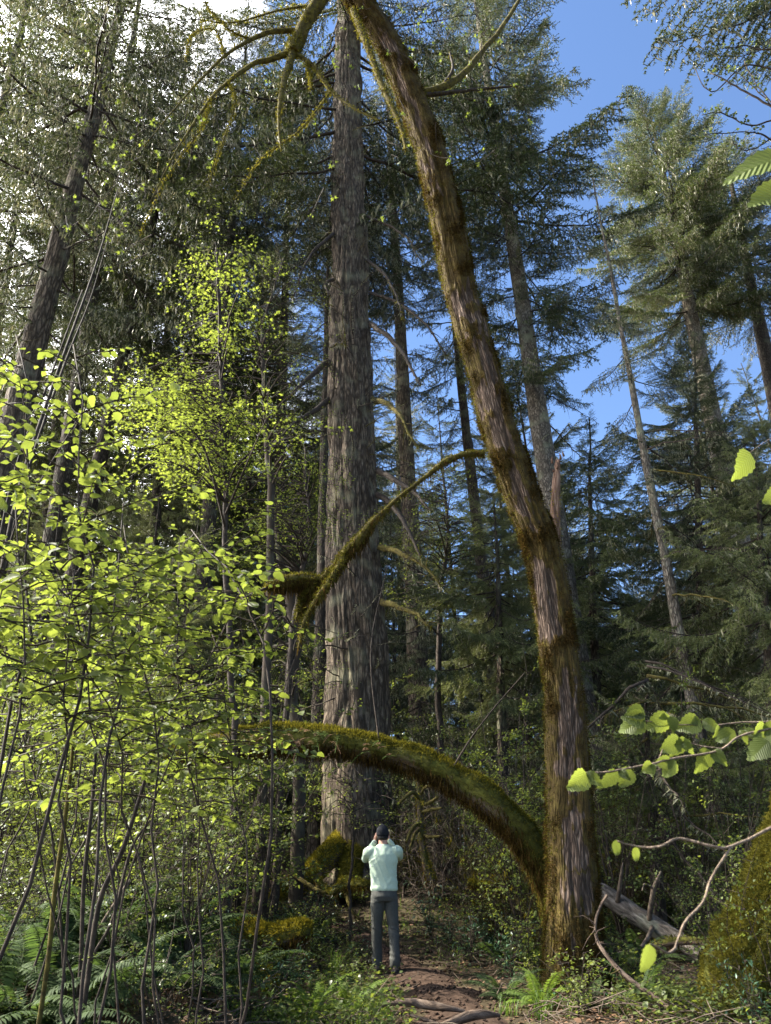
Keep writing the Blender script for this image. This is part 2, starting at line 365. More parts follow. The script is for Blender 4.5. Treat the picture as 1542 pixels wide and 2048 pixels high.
M['soil'] = soil_mat('soil', [(0.3, (0.018, 0.014, 0.009)), (0.5, (0.05, 0.038, 0.022)), (0.7, (0.06, 0.06, 0.024))], 3.0)
M['dirt'] = soil_mat('dirt', [(0.28, (0.020, 0.013, 0.009)), (0.52, (0.052, 0.033, 0.023)), (0.75, (0.10, 0.066, 0.047))], 6.0)
xs = np.concatenate([np.linspace(-400, -22, 20), np.linspace(-20, 20, 201), np.linspace(22, 400, 20)])
ys = np.concatenate([np.linspace(-60, -2, 12), np.linspace(-1, 32, 190), np.linspace(33, 700, 50)])
grid_mesh('ground', xs, ys, gz, M['soil'])
# trail sheet
mb = MB(); tt = nrm(np.gradient(TRAIL, axis=0)); tn = np.stack([tt[:, 1], -tt[:, 0]], -1)
ws = np.linspace(-1, 1, 15)
pos = TRAIL[:, None] + tn[:, None] * (ws[None, :, None] * ((0.44 + 0.10 * np.sin(np.arange(90) * 0.9)) * (1 - 0.5 * sstep(11, 11.8, TRAIL[:, 1]) * (1 - sstep(14.8, 15.6, TRAIL[:, 1]))))[:, None, None])
fine = fbm(np.concatenate([pos.reshape(-1, 2) * 4, np.zeros((pos.shape[0] * 15, 1))], 1), 9, 3).reshape(90, 15)
zz = gz(pos[..., 0], pos[..., 1]) + 0.05 - 0.11 * np.abs(ws[None]) ** 3 + 0.04 * fine
V = np.concatenate([pos, zz[..., None]], -1).reshape(-1, 3)
i = np.arange(89)[:, None] * 15 + np.arange(14)[None]
mb.add(V, np.stack([i, i + 1, i + 16, i + 15], -1).reshape(-1, 4)); mb.build('trail', M['dirt'], smooth=True, kind='structure')

# ------------------------------------------------------------------ trunks
def trunk_mesh(name, path, rad, mats, nu=48, nv=160, furrow=0.03, ffreq=6.0, seed=0, flare=0.0, flare_h=1.2, lobes=7, mossfun=None, puff=0.0, vfreq=0.5):
    """path (n,3), rad (n,) -> displaced trunk surface with UV in metres and a moss attribute."""
    P0 = catmull(path, nv); t = np.linspace(0, 1, len(path)); tq = np.linspace(0, 1, nv)
    r = np.interp(tq, t, rad)
    seg = np.concatenate([[0], np.cumsum(np.linalg.norm(np.diff(P0, axis=0), axis=1))])
    tan = nrm(np.gradient(P0, axis=0))
    a = nrm(np.cross(tan, np.array([0.0, 1, 0.0]))); a = np.where(np.linalg.norm(a, axis=1, keepdims=True) < 0.1, np.array([[1., 0, 0]]), a)
    b = np.cross(tan, a)
    if (b[:, 1].mean() < 0): b = -b
    ang = np.linspace(0, 2 * math.pi, nu + 1) + math.pi / 2       # seam on the side away from the camera
    ca, sa = np.cos(ang), np.sin(ang)
    dirs = ca[None, :, None] * a[:, None] + sa[None, :, None] * b[:, None]
    rr = np.repeat(r[:, None], nu + 1, 1)
    if flare:
        f = np.exp(-seg / flare_h)[:, None]
        lob = 0.55 + 0.45 * np.cos(lobes * ang + 1.3 * np.sin(2 * ang + seed))[None] + 0.25 * np.cos(3 * ang + seed)[None]
        rr = rr * (1 + flare * f * lob)
    meanr = float(r.mean())
    q = np.stack(np.broadcast_arrays(ca[None] * meanr * ffreq, sa[None] * meanr * ffreq, seg[:, None] * ffreq * vfreq * 0.35), -1).reshape(-1, 3)
    q = q + 0.5 * np.stack([vnoise(q * 0.5, seed + 1), vnoise(q * 0.5, seed + 2), q[:, 0] * 0], -1)
    n1 = vnoise(q, seed + 3); n2 = vnoise(q * 2.1, seed + 5)
    ridge = 1 - np.abs(n1) * 1.6 - 0.4 * np.abs(n2)
    d = -np.clip(ridge, 0, 1) ** 2 + 0.25 * n2
    lum = fbm(np.stack(np.broadcast_arrays(ca[None] * 1.2, sa[None] * 1.2, seg[:, None] * 0.8), -1).reshape(-1, 3), seed + 9, 3)
    rr = rr + (furrow * d + furrow * 1.2 * lum).reshape(rr.shape)
    ms = np.zeros(rr.shape)
    pos0 = P0[:, None] + dirs * rr[..., None]
    if mossfun is not None:
        ms = mossfun(pos0.reshape(-1, 3), dirs.reshape(-1, 3), np.repeat(tq, nu + 1)).reshape(rr.shape)
        ms[:, -1] = ms[:, 0]
        if puff:
            pn = 0.5 + 0.9 * fbm(pos0.reshape(-1, 3) * 5, seed + 20, 3).reshape(rr.shape)
            rr = rr + puff * np.clip(ms, 0, 1) * np.clip(pn, 0.1, 2)
    rr[:, -1] = rr[:, 0]
    V = P0[:, None] + dirs * rr[..., None]
    i = np.arange(nv - 1)[:, None] * (nu + 1) + np.arange(nu)[None]
    F = np.stack([i, i + 1, i + nu + 2, i + nu + 1], -1).reshape(-1, 4)
    nf = np.cross(V[1, 1] - V[0, 0], V[1, 0] - V[0, 1])
    if np.dot(nf, dirs[0, 0]) > 0: F = F[:, ::-1]
    mb = MB(); mb.add(V.reshape(-1, 3), F, 0, ms.reshape(-1))
    me = mb.mesh(name, mats, smooth=True, attr='moss')
    uv = me.uv_layers.new(name='UVMap')
    U = np.stack(np.broadcast_arrays((ang[None] * meanr), seg[:, None]), -1).reshape(-1, 2)
    uv.data.foreach_set('uv', U[F.reshape(-1)].astype(np.float32).reshape(-1))
    return me, V, dirs, ms

def fuzz(mb, pos, nor, n, ln, wd, rng, droop=0.3, mat=0, prob=None):
    """Tiny moss blades on a surface (points + normals)."""
    w = None if prob is None else prob / prob.sum()
    k = rng.choice(len(pos), n, p=w)
    p = pos[k] + rng.normal(0, 0.012, (n, 3)); d = nrm(nor[k] + rng.normal(0, 0.55, (n, 3)) - np.array([0, 0, droop]))
    l = ln * rng.uniform(0.5, 1.5, n)
    side = nrm(np.cross(d, rng.normal(0, 1, (n, 3)))) * (wd * rng.uniform(0.6, 1.4, n))[:, None]
    V = np.stack([p - side, p + side, p + d * l[:, None]], 1).reshape(-1, 3)
    mb.add(V, np.arange(3 * n).reshape(-1, 3), mat)

# ------------------------------------------------------------------ conifer boughs (shared meshes)
def make_bough(seed, Lb=4.0, dens=1.0, droop=0.16, hang=0.35, needle=0.05, lichen=0.3):
    rng = np.random.default_rng(seed); mb = MB()
    t = np.linspace(0, 1, 11)
    kink = np.cumsum(rng.normal(0, 0.035, (11, 2)), axis=0)
    st = np.stack([t * Lb, kink[:, 0] * Lb * 0.3, -droop * Lb * np.sin(t * 2.2) + 0.10 * Lb * t ** 2 + kink[:, 1] * Lb * 0.15], -1)
    mb.tube(st, 0.035 * (1 - t * 0.88) * Lb / 4, 5, 0)
    def at(x): return np.array([np.interp(x, t, st[:, c]) for c in range(3)])
    segs = []                                             # needle-bearing segments (a, b)
    x = 0.14
    s = 1
    while x < 1.0:
        x += 0.078 / Lb * rng.uniform(0.6, 1.5) / dens ** 0.5; s = -s
        if rng.random() < 0.10: continue
        xx = min(x, 0.995)
        l = Lb * 0.36 * (0.16 + 0.84 * (1 - xx) ** 0.8) * rng.uniform(0.45, 1.15) * (0.55 + 0.45 * min(1, xx / 0.3))
        a0 = at(xx); an = R(rng.uniform(38, 72)) * s
        dr = np.array([math.cos(an), math.sin(an), -rng.uniform(0.0, hang)])
        u = np.linspace(0, 1, 5)[:, None]
        sec = a0 + dr * l * u + np.array([0.25, 0, -hang * 0.5]) * l * u ** 2 + rng.normal(0, 0.02, (5, 3)) * u
        mb.tube(sec, 0.011 * (1 - 0.8 * u[:, 0]), 3, 0, cap=False)
        ln = np.linalg.norm(sec[-1] - sec[0]); n = max(2, int(ln / 0.078 * dens))
        for j in range(n):
            v = (j + rng.uniform(0.2, 1)) / n
            b0 = sec[0] + (sec[-1] - sec[0]) * v + np.array([0, 0, 0.06 * math.sin(v * 3)]) * 0
            k = min(3, int(v * 4)); b0 = sec[k] + (sec[k + 1] - sec[k]) * (v * 4 - k)
            sd = nrm(sec[-1] - sec[0]); pr = np.cross(sd, [0, 0, 1.]); q = 1 if j % 2 else -1
            d = nrm(sd * rng.uniform(0.5, 1.0) + pr * q * rng.uniform(0.5, 1.0) + np.array([0, 0, -rng.uniform(0, hang * 1.6)]))
            segs.append((b0, b0 + d * rng.uniform(0.12, 0.34) * (1 - 0.4 * v)))
        for k in range(1, 4): segs.append((sec[k], sec[k + 1]))
    A = np.array([a for a, b in segs]); B = np.array([b for a, b in segs])
    ln = np.linalg.norm(B - A, axis=1)
    cnt = np.maximum(2, (ln / 0.0105 * dens ** 0.5).astype(int)); idx = np.repeat(np.arange(len(A)), cnt); n = len(idx)
    u = rng.random(n)
    p = A[idx] + (B - A)[idx] * u[:, None]; ax = nrm(B - A)[idx]
    d = nrm(ax * 0.65 + nrm(rng.normal(0, 1, (n, 3))) * 0.85 + np.array([0, 0, -0.05]))
    l = needle * rng.uniform(0.6, 1.4, n); side = nrm(np.cross(d, rng.normal(0, 1, (n, 3)))) * (rng.uniform(0.008, 0.015, n) * needle / 0.05)[:, None]
    mb.add(np.stack([p - side, p + side, p + d * l[:, None]], 1).reshape(-1, 3), np.arange(3 * n).reshape(-1, 3), 1)
    # hanging lichen
    nl = int(lichen * 420)
    if nl:
        k = rng.choice(len(A), nl); p = A[k]
        l = rng.uniform(0.08, 0.30, nl); side = np.stack([rng.normal(0, 0.012, nl), rng.normal(0, 0.012, nl), 0 * l], -1)
        e = p + np.stack([rng.normal(0, 0.04, nl), rng.normal(0, 0.04, nl), -l], -1)
        mb.add(np.stack([p - side, p + side, e], 1).reshape(-1, 3), np.arange(3 * nl).reshape(-1, 3), 2)
    return mb
def make_dead(seed, Lb=3.0):
    rng = np.random.default_rng(seed); mb = MB(); t = np.linspace(0, 1, 9)
    kink = np.cumsum(rng.normal(0, 0.05, (9, 2)), axis=0)
    st = np.stack([t * Lb, kink[:, 0] * Lb * 0.4, -0.22 * Lb * t ** 1.6 + kink[:, 1] * Lb * 0.25], -1)
    mb.tube(st, 0.034 * (1 - t * 0.85), 5, 0)
    for j in range(16):
        v = rng.uniform(0.15, 1); k = min(7, int(v * 8)); a0 = st[k] + (st[k + 1] - st[k]) * (v * 8 - k)
        s = 1 if j % 2 else -1
        d = nrm([rng.uniform(0.3, 1), s * rng.uniform(0.3, 1), rng.uniform(-0.7, 0.15)]); l = rng.uniform(0.2, 1.1) * (1.1 - v)
        pts = a0 + np.linspace(0, 1, 4)[:, None] * d * l + np.linspace(0, 1, 4)[:, None] ** 2 * np.array([0, 0, -0.25 * l])
        mb.tube(pts, np.linspace(0.010, 0.003, 4), 3, 0, cap=False)
    n = 70; k = rng.integers(0, 8, n); u = rng.random(n)[:, None]; p = st[k] + (st[k + 1] - st[k]) * u
    l = rng.uniform(0.04, 0.2, n); side = np.stack([rng.normal(0, 0.012, n), rng.normal(0, 0.012, n), 0 * l], -1)
    mb.add(np.stack([p - side, p + side, p + np.stack([rng.normal(0, .03, n), rng.normal(0, .03, n), -l], -1)], 1).reshape(-1, 3), np.arange(3 * n).reshape(-1, 3), 1)
    return mb
BOUGH = {}
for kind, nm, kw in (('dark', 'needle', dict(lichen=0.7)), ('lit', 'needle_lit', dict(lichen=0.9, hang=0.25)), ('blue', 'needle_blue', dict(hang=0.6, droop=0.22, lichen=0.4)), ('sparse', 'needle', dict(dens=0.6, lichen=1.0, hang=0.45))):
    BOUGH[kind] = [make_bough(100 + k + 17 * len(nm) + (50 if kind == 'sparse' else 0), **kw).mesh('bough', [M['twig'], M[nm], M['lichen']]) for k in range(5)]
DEAD = [make_dead(40 + k).mesh('dead_branch', [M['mosstwig'] if k % 3 == 0 else M['twig'], M['lichen']]) for k in range(5)]

def conifer(name, label, lo, hi, D, w_px, top, crown0, Lmax, n, kind='dark', bark='dark_bark', group=None, seed=0, dead=8, dead0=None,
            nu=40, nv=140, furrow=0.02, flare=0.35, prof=0.75, side=None, cat='fir tree', gap=0.25, shape=None):
    """lo/hi: two photo pixels on the trunk axis at distance D; top and crown0 are heights (m, or ('px', y))."""
    rng = np.random.default_rng(seed + 1000)
    A, B = P(*lo, D), P(*hi, D)
    hz = lambda v: float(P(hi[0], v[1], D)[2]) if isinstance(v, tuple) else v
    top, crown0 = hz(top), hz(crown0)
    sl = (B - A) / (B[2] - A[2])
    ax = lambda z: A + sl * (z - A[2])
    b = ax(1.0); zb = g1(b[0], b[1]) - 0.15; b = ax(zb)
    r0 = w_px * m_per_px(A) / 2 * 0.9; n = int(n * 1.45)
    rA = r0; H = top - zb
    root = thing(name, label, cat, b, group)
    zs = np.linspace(zb, top, 12)
    pth = np.array([ax(z) for z in zs]) - b
    pth[:, :2] += np.cumsum(rng.normal(0, 0.03, (12, 2)), axis=0) * np.linspace(0, 1, 12)[:, None]
    fr = (zs - zb) / H; frA = (A[2] - zb) / H
    rad = rA * (1 - fr) ** 0.75 / max(0.2, (1 - min(frA, .8))) ** 0.75
    rad = np.maximum(rad, 0.02)
    me, *_ = trunk_mesh('trunk', pth, rad, M[bark], nu, nv, furrow, 5.0, seed, flare, 0.9)
    link('trunk', me, root)
    meshes = BOUGH[kind]; ga = 0.0
    for k in range(n):
        f = ((k + rng.random()) / n) ** 0.9
        z = crown0 + (top - crown0) * f
        ga += 2.4 + rng.normal(0, 0.5)
        if side is not None and rng.random() < 0.75 and math.cos(ga - side) < 0: ga += math.pi
        pf = min(1.0, (1 - f) * 1.7 + 0.05) ** prof * (0.6 + 0.4 * min(1, f / 0.25))
        if shape: pf = shape(f)
        L = Lmax * pf * rng.uniform(0.55, 1.15)
        if rng.random() < gap * 0.6: L *= 0.5
        sc = L / 4.0
        o = link('bough', meshes[int(rng.integers(len(meshes)))], root)
        p = ax(z) - b
        o.location = [float(c) for c in p]
        o.rotation_euler = (rng.normal(0, 0.25), R(float(np.interp(f, [0, 0.5, 1], [12, -2, -42])) + rng.normal(0, 9)), ga)
        sc2 = max(sc, 0.22)
        o.scale = (sc, sc2 * 0.5 + sc * 0.5, (sc + sc2) / 2)
    dz0 = zb + 2 if dead0 is None else dead0
    for k in range(dead):
        z = dz0 + (crown0 + 2 - dz0) * (k + rng.random()) / max(dead, 1)
        o = link('dead_branch', DEAD[int(rng.integers(len(DEAD)))], root)
        o.location = [float(c) for c in (ax(z) - b)]; o.rotation_euler = (rng.normal(0, 0.4), R(rng.uniform(-5, 25)), rng.uniform(0, 6.28))
        o.scale = (rng.uniform(0.4, 1.0),) * 3
    return root
# ------------------------------------------------------------------ tall firs
def px_path(rows):
    """rows of (px, py, D, width_px) -> path points and radii"""
    pts = np.array([P(a, b, d) for a, b, d, w in rows]); rad = np.array([w * m_per_px(p) / 2 for p, (_, _, _, w) in zip(pts, rows)])
    return pts, rad

def giant_fir():
    rows = [(732, 1790, 15.9, 190), (726, 1735, 16, 158), (720, 1660, 16, 146), (716, 1560, 16, 139), (714, 1400, 16, 132), (709, 1200, 16, 119), (704, 1000, 16, 105),
            (701, 800, 16, 92), (699, 600, 16, 79), (697, 400, 16, 67), (696, 200, 16, 56), (695, 0, 16, 45), (694, -120, 16, 34), (693, -260, 16, 10)]
    pts, rad = px_path(rows)
    b = pts[0].copy()
    root = thing('giant_fir', 'massive straight fir trunk with deep furrowed bark rising behind the person', 'fir tree', b)
    me, V, dirs, ms = trunk_mesh('trunk', pts - b, rad, M['fir_bark'], 168, 560, 0.080, 6.0, 11, 0.10, 0.8, 6)
    link('trunk', me, root)
    rng = np.random.default_rng(5)
    # mossy buttress roots
    for k, (rr, lab) in enumerate([([(688, 1672, 15.6, 34), (664, 1705, 15.3, 44), (632, 1740, 14.9, 46), (594, 1772, 14.5, 40), (556, 1800, 14.1, 30), (530, 1822, 13.8, 14)], 'golden mossy root flare left of the trunk'),
                                   ([(712, 1685, 15.5, 40), (706, 1730, 15.2, 46), (696, 1775, 14.7, 38), (682, 1805, 14.2, 20)], 'mossy root flare behind the person'),
                                   ([(765, 1670, 15.6, 40), (792, 1705, 15.4, 44), (830, 1748, 15.0, 38), (880, 1785, 14.6, 22)], None)]):
        p2, r2 = px_path(rr)
        def mf(pos, d, t): return 0.45 + 0.7 * d[:, 2] + 0.3 * fbm(pos * 3, 4, 2)
        m2, V2, d2, ms2 = trunk_mesh('root', p2 - b, r2, M['arch_bark'], 36, 60, 0.03, 6, 31 + k, mossfun=mf, puff=0.05)
        ro = link('root', m2, root)
        if lab: ro['label'] = lab
        mf_ = MB(); fuzz(mf_, V2[2:-2].reshape(-1, 3), d2[2:-2].reshape(-1, 3), 9000, 0.045, 0.008, rng, 0.2, 0, np.clip(ms2[2:-2].reshape(-1), 0.02, 1)); mf_.build('moss', [M['moss_gold_lit'] if k == 0 else M['moss']], ro, kind='stuff')  # left root gets the brighter moss colour, standing in for sun on it
    def axis(py):
        return np.array([np.interp(-py, [-r[1] for r in rows], pts[:, c]) for c in range(3)])
    # bare drooping limbs on the lower trunk, each seen in the photo
    dl = [[(742, 648, 15.6), (775, 672, 14.6), (808, 712, 13.8), (838, 768, 13.2)], [(746, 798, 15.6), (782, 808, 14.8), (812, 828, 14.0), (846, 888, 13.4)],
          [(752, 940, 15.5), (790, 958, 14.8), (828, 985, 14.2), (858, 1020, 13.6)], [(756, 992, 15.6), (792, 1022, 15.0), (820, 1072, 14.4), (846, 1112, 14)],
          [(760, 1092, 15.6), (800, 1102, 15), (836, 1120, 14.5), (880, 1160, 14)], [(765, 1205, 15.5), (800, 1216, 14.9), (840, 1236, 14.4), (862, 1256, 14)],
          [(656, 722, 15.8), (630, 745, 15.0), (596, 772, 14.4), (560, 800, 13.8)], [(657, 800, 15.8), (620, 824, 15.0), (580, 852, 14.5), (545, 892, 14)],
          [(665, 560, 15.6), (650, 572, 15.2), (655, 590, 14.9), (640, 604, 14.7)], [(663, 690, 15.5), (676, 684, 15.0), (690, 692, 14.6)],
          [(735, 520, 15.7), (770, 545, 14.8), (800, 590, 14.2), (818, 640, 13.8)], [(738, 585, 15.7), (790, 600, 15), (840, 640, 14.4), (885, 700, 14)],
          [(668, 470, 15.6), (640, 495, 15), (610, 540, 14.5), (590, 600, 14)], [(733, 430, 15.8), (770, 445, 15.2), (815, 470, 14.8), (850, 520, 14.5)]]
    for k, pr in enumerate(dl):
        c = catmull([P(*q) for q in pr], 14); c += np.cumsum(rng.normal(0, 0.02, c.shape), 0)
        mb = MB(); w = np.linspace(0.085, 0.02, 14) * (1.0 if k < 8 else 0.7)
        mb.tube(c - b, w, 6, 0)
        for j in range(9):
            a = c[int(rng.integers(3, 14))]; d = nrm(rng.normal(0, 1, 3) + np.array([0, -0.2, -0.6])); l = rng.uniform(0.15, 0.7)
            mb.tube(np.array([a, a + d * l * 0.5, a + d * l + [0, 0, -0.08]]) - b, [0.014, 0.01, 0.004], 3, 0, cap=False)
        fuzz(mb, np.repeat(c - b, 4, 0), np.tile(np.array([[0, 0, 1.], [1, 0, 0], [-1, 0, 0], [0, 0, -1]]), (14, 1)), 220, 0.07, 0.012, rng, 0.4, 1)
        fuzz(mb, c - b, np.tile([[0, 0, -1.]], (14, 1)), 60, 0.16, 0.010, rng, 1.0, 2)
        mb.build('dead_branch', [M['mosstwig'] if k in (4, 1, 5) else M['twig'], M['moss'], M['lichen']], root)
    ga = 0
    n = 125
    for k in range(n):
        f = (k + rng.random()) / n
        py = 480 - 740 * f
        p = axis(py) - b; ga += 2.4 + rng.normal(0, 0.5)
        L = (3.2 + 3.6 * min(1, f / 0.25)) * min(1, (1.08 - f) * 2.2) * rng.uniform(0.5, 1.1)
        if f < 0.25 and math.cos(ga) > 0.3 and rng.random() < 0.5: continue
        if f < 0.55 and math.sin(ga) < -0.6: continue
        o = link('bough', BOUGH['dark' if rng.random() < 0.35 else 'sparse'][int(rng.integers(5))], root)
        o.location = [float(c) for c in p]; o.rotation_euler = (rng.normal(0, .25), R(float(np.interp(f, [0, .4, 1], [16, 6, -35])) + rng.normal(0, 8)), ga); o.scale = (L / 4,) * 3
    for k in range(96):
        py = rng.uniform(200, 1420); a0 = rng.uniform(math.pi, 2 * math.pi) if rng.random() < .8 else rng.uniform(0, 6.28)
        o = link('dead_branch', DEAD[int(rng.integers(5))], root); r_ = np.interp(-py, [-q[1] for q in rows], rad) * .9
        o.location = [float(c) for c in axis(py) - b + np.array([math.cos(a0), math.sin(a0), 0]) * r_]; o.rotation_euler = (rng.uniform(-3, 3), R(rng.uniform(-30, 35)), a0 + rng.normal(0, .5)); s = rng.uniform(.12, .55); o.scale = (s, s, s)
    return root
giant_fir()

FIRS = [
 # name, label, lo, hi, D, w_px, top, crown0, Lmax, n, kw
 ('fir_tree', 'thick leaning fir trunk at the far left edge under dark hanging boughs', (22, 880), (205, 150), 13.5, 66, 33, ('px', 680), 5.0, 68, dict(seed=1, kind='sparse', bark='fir_bark', nu=72, nv=240, furrow=0.035, dead=10)),
 ('fir_tree', 'slim pale fir trunk just right of the thick leaning trunk at the left edge', (150, 800), (186, 580), 21, 32, 51, ('px', 560), 4.8, 92, dict(seed=2, kind='dark', dead=14)),
 ('fir_tree', 'dark fir trunk tilting right between the left edge and the bright maple leaves', (193, 950), (262, 640), 23, 33, 44, ('px', 760), 4.6, 76, dict(seed=3, dead=10)),
 ('fir_tree', 'dark fir trunk behind the brightest yellow green maple spray', (425, 930), (482, 180), 22, 31, 43, ('px', 560), 4.4, 85, dict(seed=4, kind='sparse', dead=16)),
 ('fir_tree', 'straight dark fir trunk standing close behind the giant trunk on its right', (838, 1380), (803, 680), 24, 50, 42, ('px', 640), 4.0, 85, dict(seed=5, nu=56, dead=18, kind='sparse', bark='fir_bark')),
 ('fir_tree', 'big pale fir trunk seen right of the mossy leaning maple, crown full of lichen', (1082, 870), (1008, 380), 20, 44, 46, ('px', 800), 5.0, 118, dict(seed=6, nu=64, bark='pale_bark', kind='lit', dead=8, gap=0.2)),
 ('fir_tree', 'narrow fir trunk half hidden just left of the mossy leaning maple', (957, 1060), (932, 830), 26, 26, 40, ('px', 980), 3.4, 80, dict(seed=7, kind='sparse')),
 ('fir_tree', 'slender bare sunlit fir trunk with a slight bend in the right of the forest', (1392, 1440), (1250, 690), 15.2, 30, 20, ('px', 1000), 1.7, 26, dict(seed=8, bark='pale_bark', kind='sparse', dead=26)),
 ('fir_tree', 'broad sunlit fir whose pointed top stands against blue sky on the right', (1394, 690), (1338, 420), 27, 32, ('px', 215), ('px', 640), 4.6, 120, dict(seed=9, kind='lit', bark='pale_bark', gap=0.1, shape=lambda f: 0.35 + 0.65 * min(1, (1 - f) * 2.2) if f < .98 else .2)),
 ('fir_tree', 'fir with open dark branches at the right edge beside the pointed top', (1530, 700), (1462, 380), 29, 30, ('px', 285), ('px', 640), 4.4, 95, dict(seed=10, kind='sparse', gap=0.1)),
 ('fir_tree', 'dense young fir hanging with lichen in front of the pointed fir top', (1402, 1250), (1378, 800), 17.5, 22, ('px', 690), ('px', 1350), 3.2, 88, dict(seed=12, kind='dark', dead=6, dead0=3)),
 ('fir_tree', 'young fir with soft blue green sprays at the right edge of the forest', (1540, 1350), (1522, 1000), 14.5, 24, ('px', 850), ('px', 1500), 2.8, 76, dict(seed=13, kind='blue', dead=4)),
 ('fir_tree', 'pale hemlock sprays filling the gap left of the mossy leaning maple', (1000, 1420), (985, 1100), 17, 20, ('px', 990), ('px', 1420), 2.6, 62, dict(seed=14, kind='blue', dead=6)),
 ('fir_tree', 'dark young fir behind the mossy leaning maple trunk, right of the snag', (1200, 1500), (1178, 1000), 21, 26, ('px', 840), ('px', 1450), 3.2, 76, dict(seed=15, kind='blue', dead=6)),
 ('fir_tree', 'short dark fir trunk in the dim understorey below the hazel twig', (1316, 1790), (1304, 1560), 12.4, 30, ('px', 1380), ('px', 1560), 1.6, 22, dict(seed=16, dead=26, dead0=2)),
 ('fir_tree', 'dark fir crown filling the dim gap left of the bright maple spray', (310, 1050), (330, 760), 26, 24, 42, ('px', 1080), 5.0, 95, dict(seed=17, kind='lit')),
 ('fir_tree', 'tall fir crown in the upper left corner with white sky showing between boughs', (-150, 900), (30, 120), 17, 56, 38, ('px', 560), 4.8, 44, dict(seed=18, kind='sparse')),
 ('fir_tree', 'fir crown weaving branches against the sky between left trunks and giant fir', (560, 900), (575, 500), 27, 24, 46, ('px', 640), 4.8, 84, dict(seed=20, kind='sparse', dead=12)),
 ('fir_tree', 'pale fir crown high behind the spray of bright maple leaves', (380, 900), (410, 400), 31, 24, 48, ('px', 1020), 5.0, 110, dict(seed=21, kind='lit', dead=8)),
 ('fir_tree', 'hazy fir crown filling the sky at the far left edge behind the leaning trunk', (-40, 900), (20, 500), 25, 24, 57, ('px', 1000), 5.0, 120, dict(seed=22, kind='lit', dead=8)),
 ('fir_tree', 'fir crown behind the second and third trunks from the left edge', (110, 900), (150, 500), 30, 26, 60, ('px', 1020), 5.2, 115, dict(seed=23, kind='dark', dead=8)),
 ('fir_tree', 'thin dark trunk standing close against the left side of the giant trunk', (645, 1150), (652, 850), 19, 26, 26, ('px', 820), 2.4, 40, dict(seed=19, kind='sparse', dead=10)),
]
for nm, lab, lo, hi, D, w, top, c0, L, n, kw in FIRS:
    conifer(nm, lab, lo, hi, D, w, top, c0, L, n, **kw)
# firs further back, filling the forest
rng = np.random.default_rng(77)
back = []
for k in range(1500):
    if len(back) >= 54: break
    y = rng.uniform(30, 62); px = rng.uniform(-120, 1660); x = float(P(px, 1024, y)[0])
    if any((x - a) ** 2 + (y - c) ** 2 < 12 for a, c, _ in back): continue
    back.append((x, y, px))
for k in range(900):
    if len(back) >= 70: break
    y = rng.uniform(30, 52); px = rng.uniform(-60, 560); x = float(P(px, 1024, y)[0])
    if any((x - a) ** 2 + (y - c) ** 2 < 5 for a, c, _ in back): continue
    back.append((x, y, px))
for k, (x, y, px) in enumerate(back):
    tall = rng.uniform(34, 44) if px < 900 else min(rng.uniform(27, 36), 0.72 * y + 3)
    if 1180 < px < 1290: tall = min(tall, 0.42 * y)
    p0, _ = pix(np.array([[x, y, 3.0]])); p1, _ = pix(np.array([[x + rng.normal(0, .3), y, 20.0]]))
    conifer('background_fir', 'dark background fir ' + sector(px), tuple(p0[0]), tuple(p1[0]), y, 24 * 30 / y, tall, rng.uniform(1.5, 5), rng.uniform(4.0, 5.4), 88,
            kind=('dark', 'lit', 'dark', 'sparse')[k % 4], group='background firs ' + sector(px), seed=200 + k, dead=3, nu=12, nv=24, furrow=0.01)
# young firs with boughs down to the ground
young = []
for k in range(600):
    if len(young) >= 38: break
    y = rng.uniform(18, 36); px = rng.uniform(-40, 1600); x = float(P(px, 1400, y)[0])
    if trail_dist(x, y) < 1.5 or any((x - a) ** 2 + (y - c) ** 2 < 5 for a, c, _ in young): continue
    if 640 < px < 790 or (px > 850 and rng.random() < .45): continue
    young.append((x, y, px))
for k, (x, y, px) in enumerate(young):
    p0, _ = pix(np.array([[x, y, 3.0]])); p1, _ = pix(np.array([[x, y, 6.0]]))
    g = g1(x, y)
    conifer('young_fir', 'young fir with low boughs ' + sector(px), tuple(p0[0]), tuple(p1[0]), y, 14, g + rng.uniform(6, 10) * (y / 22) * (1.35 if px < 620 else 1), g + rng.uniform(0.6, 1.5), rng.uniform(1.9, 2.9), 52,
            kind=('blue', 'lit', 'sparse')[k % 3], group='young firs ' + sector(px), seed=300 + k, dead=3, nu=10, nv=24, furrow=0.005)

# ------------------------------------------------------------------ broken snag
rows = [(1122, 1420, 15, 28), (1118, 1300, 15, 26), (1115, 1150, 15, 22), (1111, 1050, 15, 19), (1112, 990, 15, 17), (1115, 940, 15, 13), (1117, 920, 15, 9)]
rows.insert(0, (1126, 1760, 15, 40))
pts, rad = px_path(rows); b = pts[0].copy()
root = thing('broken_snag', 'reddish broken snag with a jagged bare top behind the mossy leaning maple', 'dead tree', b)
me, V, dirs, _ = trunk_mesh('trunk', pts - b, rad, M['snag_wood'], 24, 160, 0.03, 9, 55)
link('trunk', me, root)
mb = MB(); rng = np.random.default_rng(3)
for k in range(9):
    a = pts[-1 - (k % 3)] - b + rng.normal(0, 0.05, 3); h = rng.uniform(0.05, 0.2)
    mb.tube(np.array([a, a + [rng.normal(0, .02), 0, h * .6], a + [rng.normal(0, .04), 0, h]]), [0.03, 0.02, 0.004], 4)
mb.build('splinter', M['snag_wood'], root, kind='stuff')
mb = MB(); fuzz(mb, V[40:120].reshape(-1, 3), dirs[40:120].reshape(-1, 3), 700, 0.05, 0.01, rng, 0.3); mb.build('moss', M['moss_gold_lit'], root, kind='stuff')

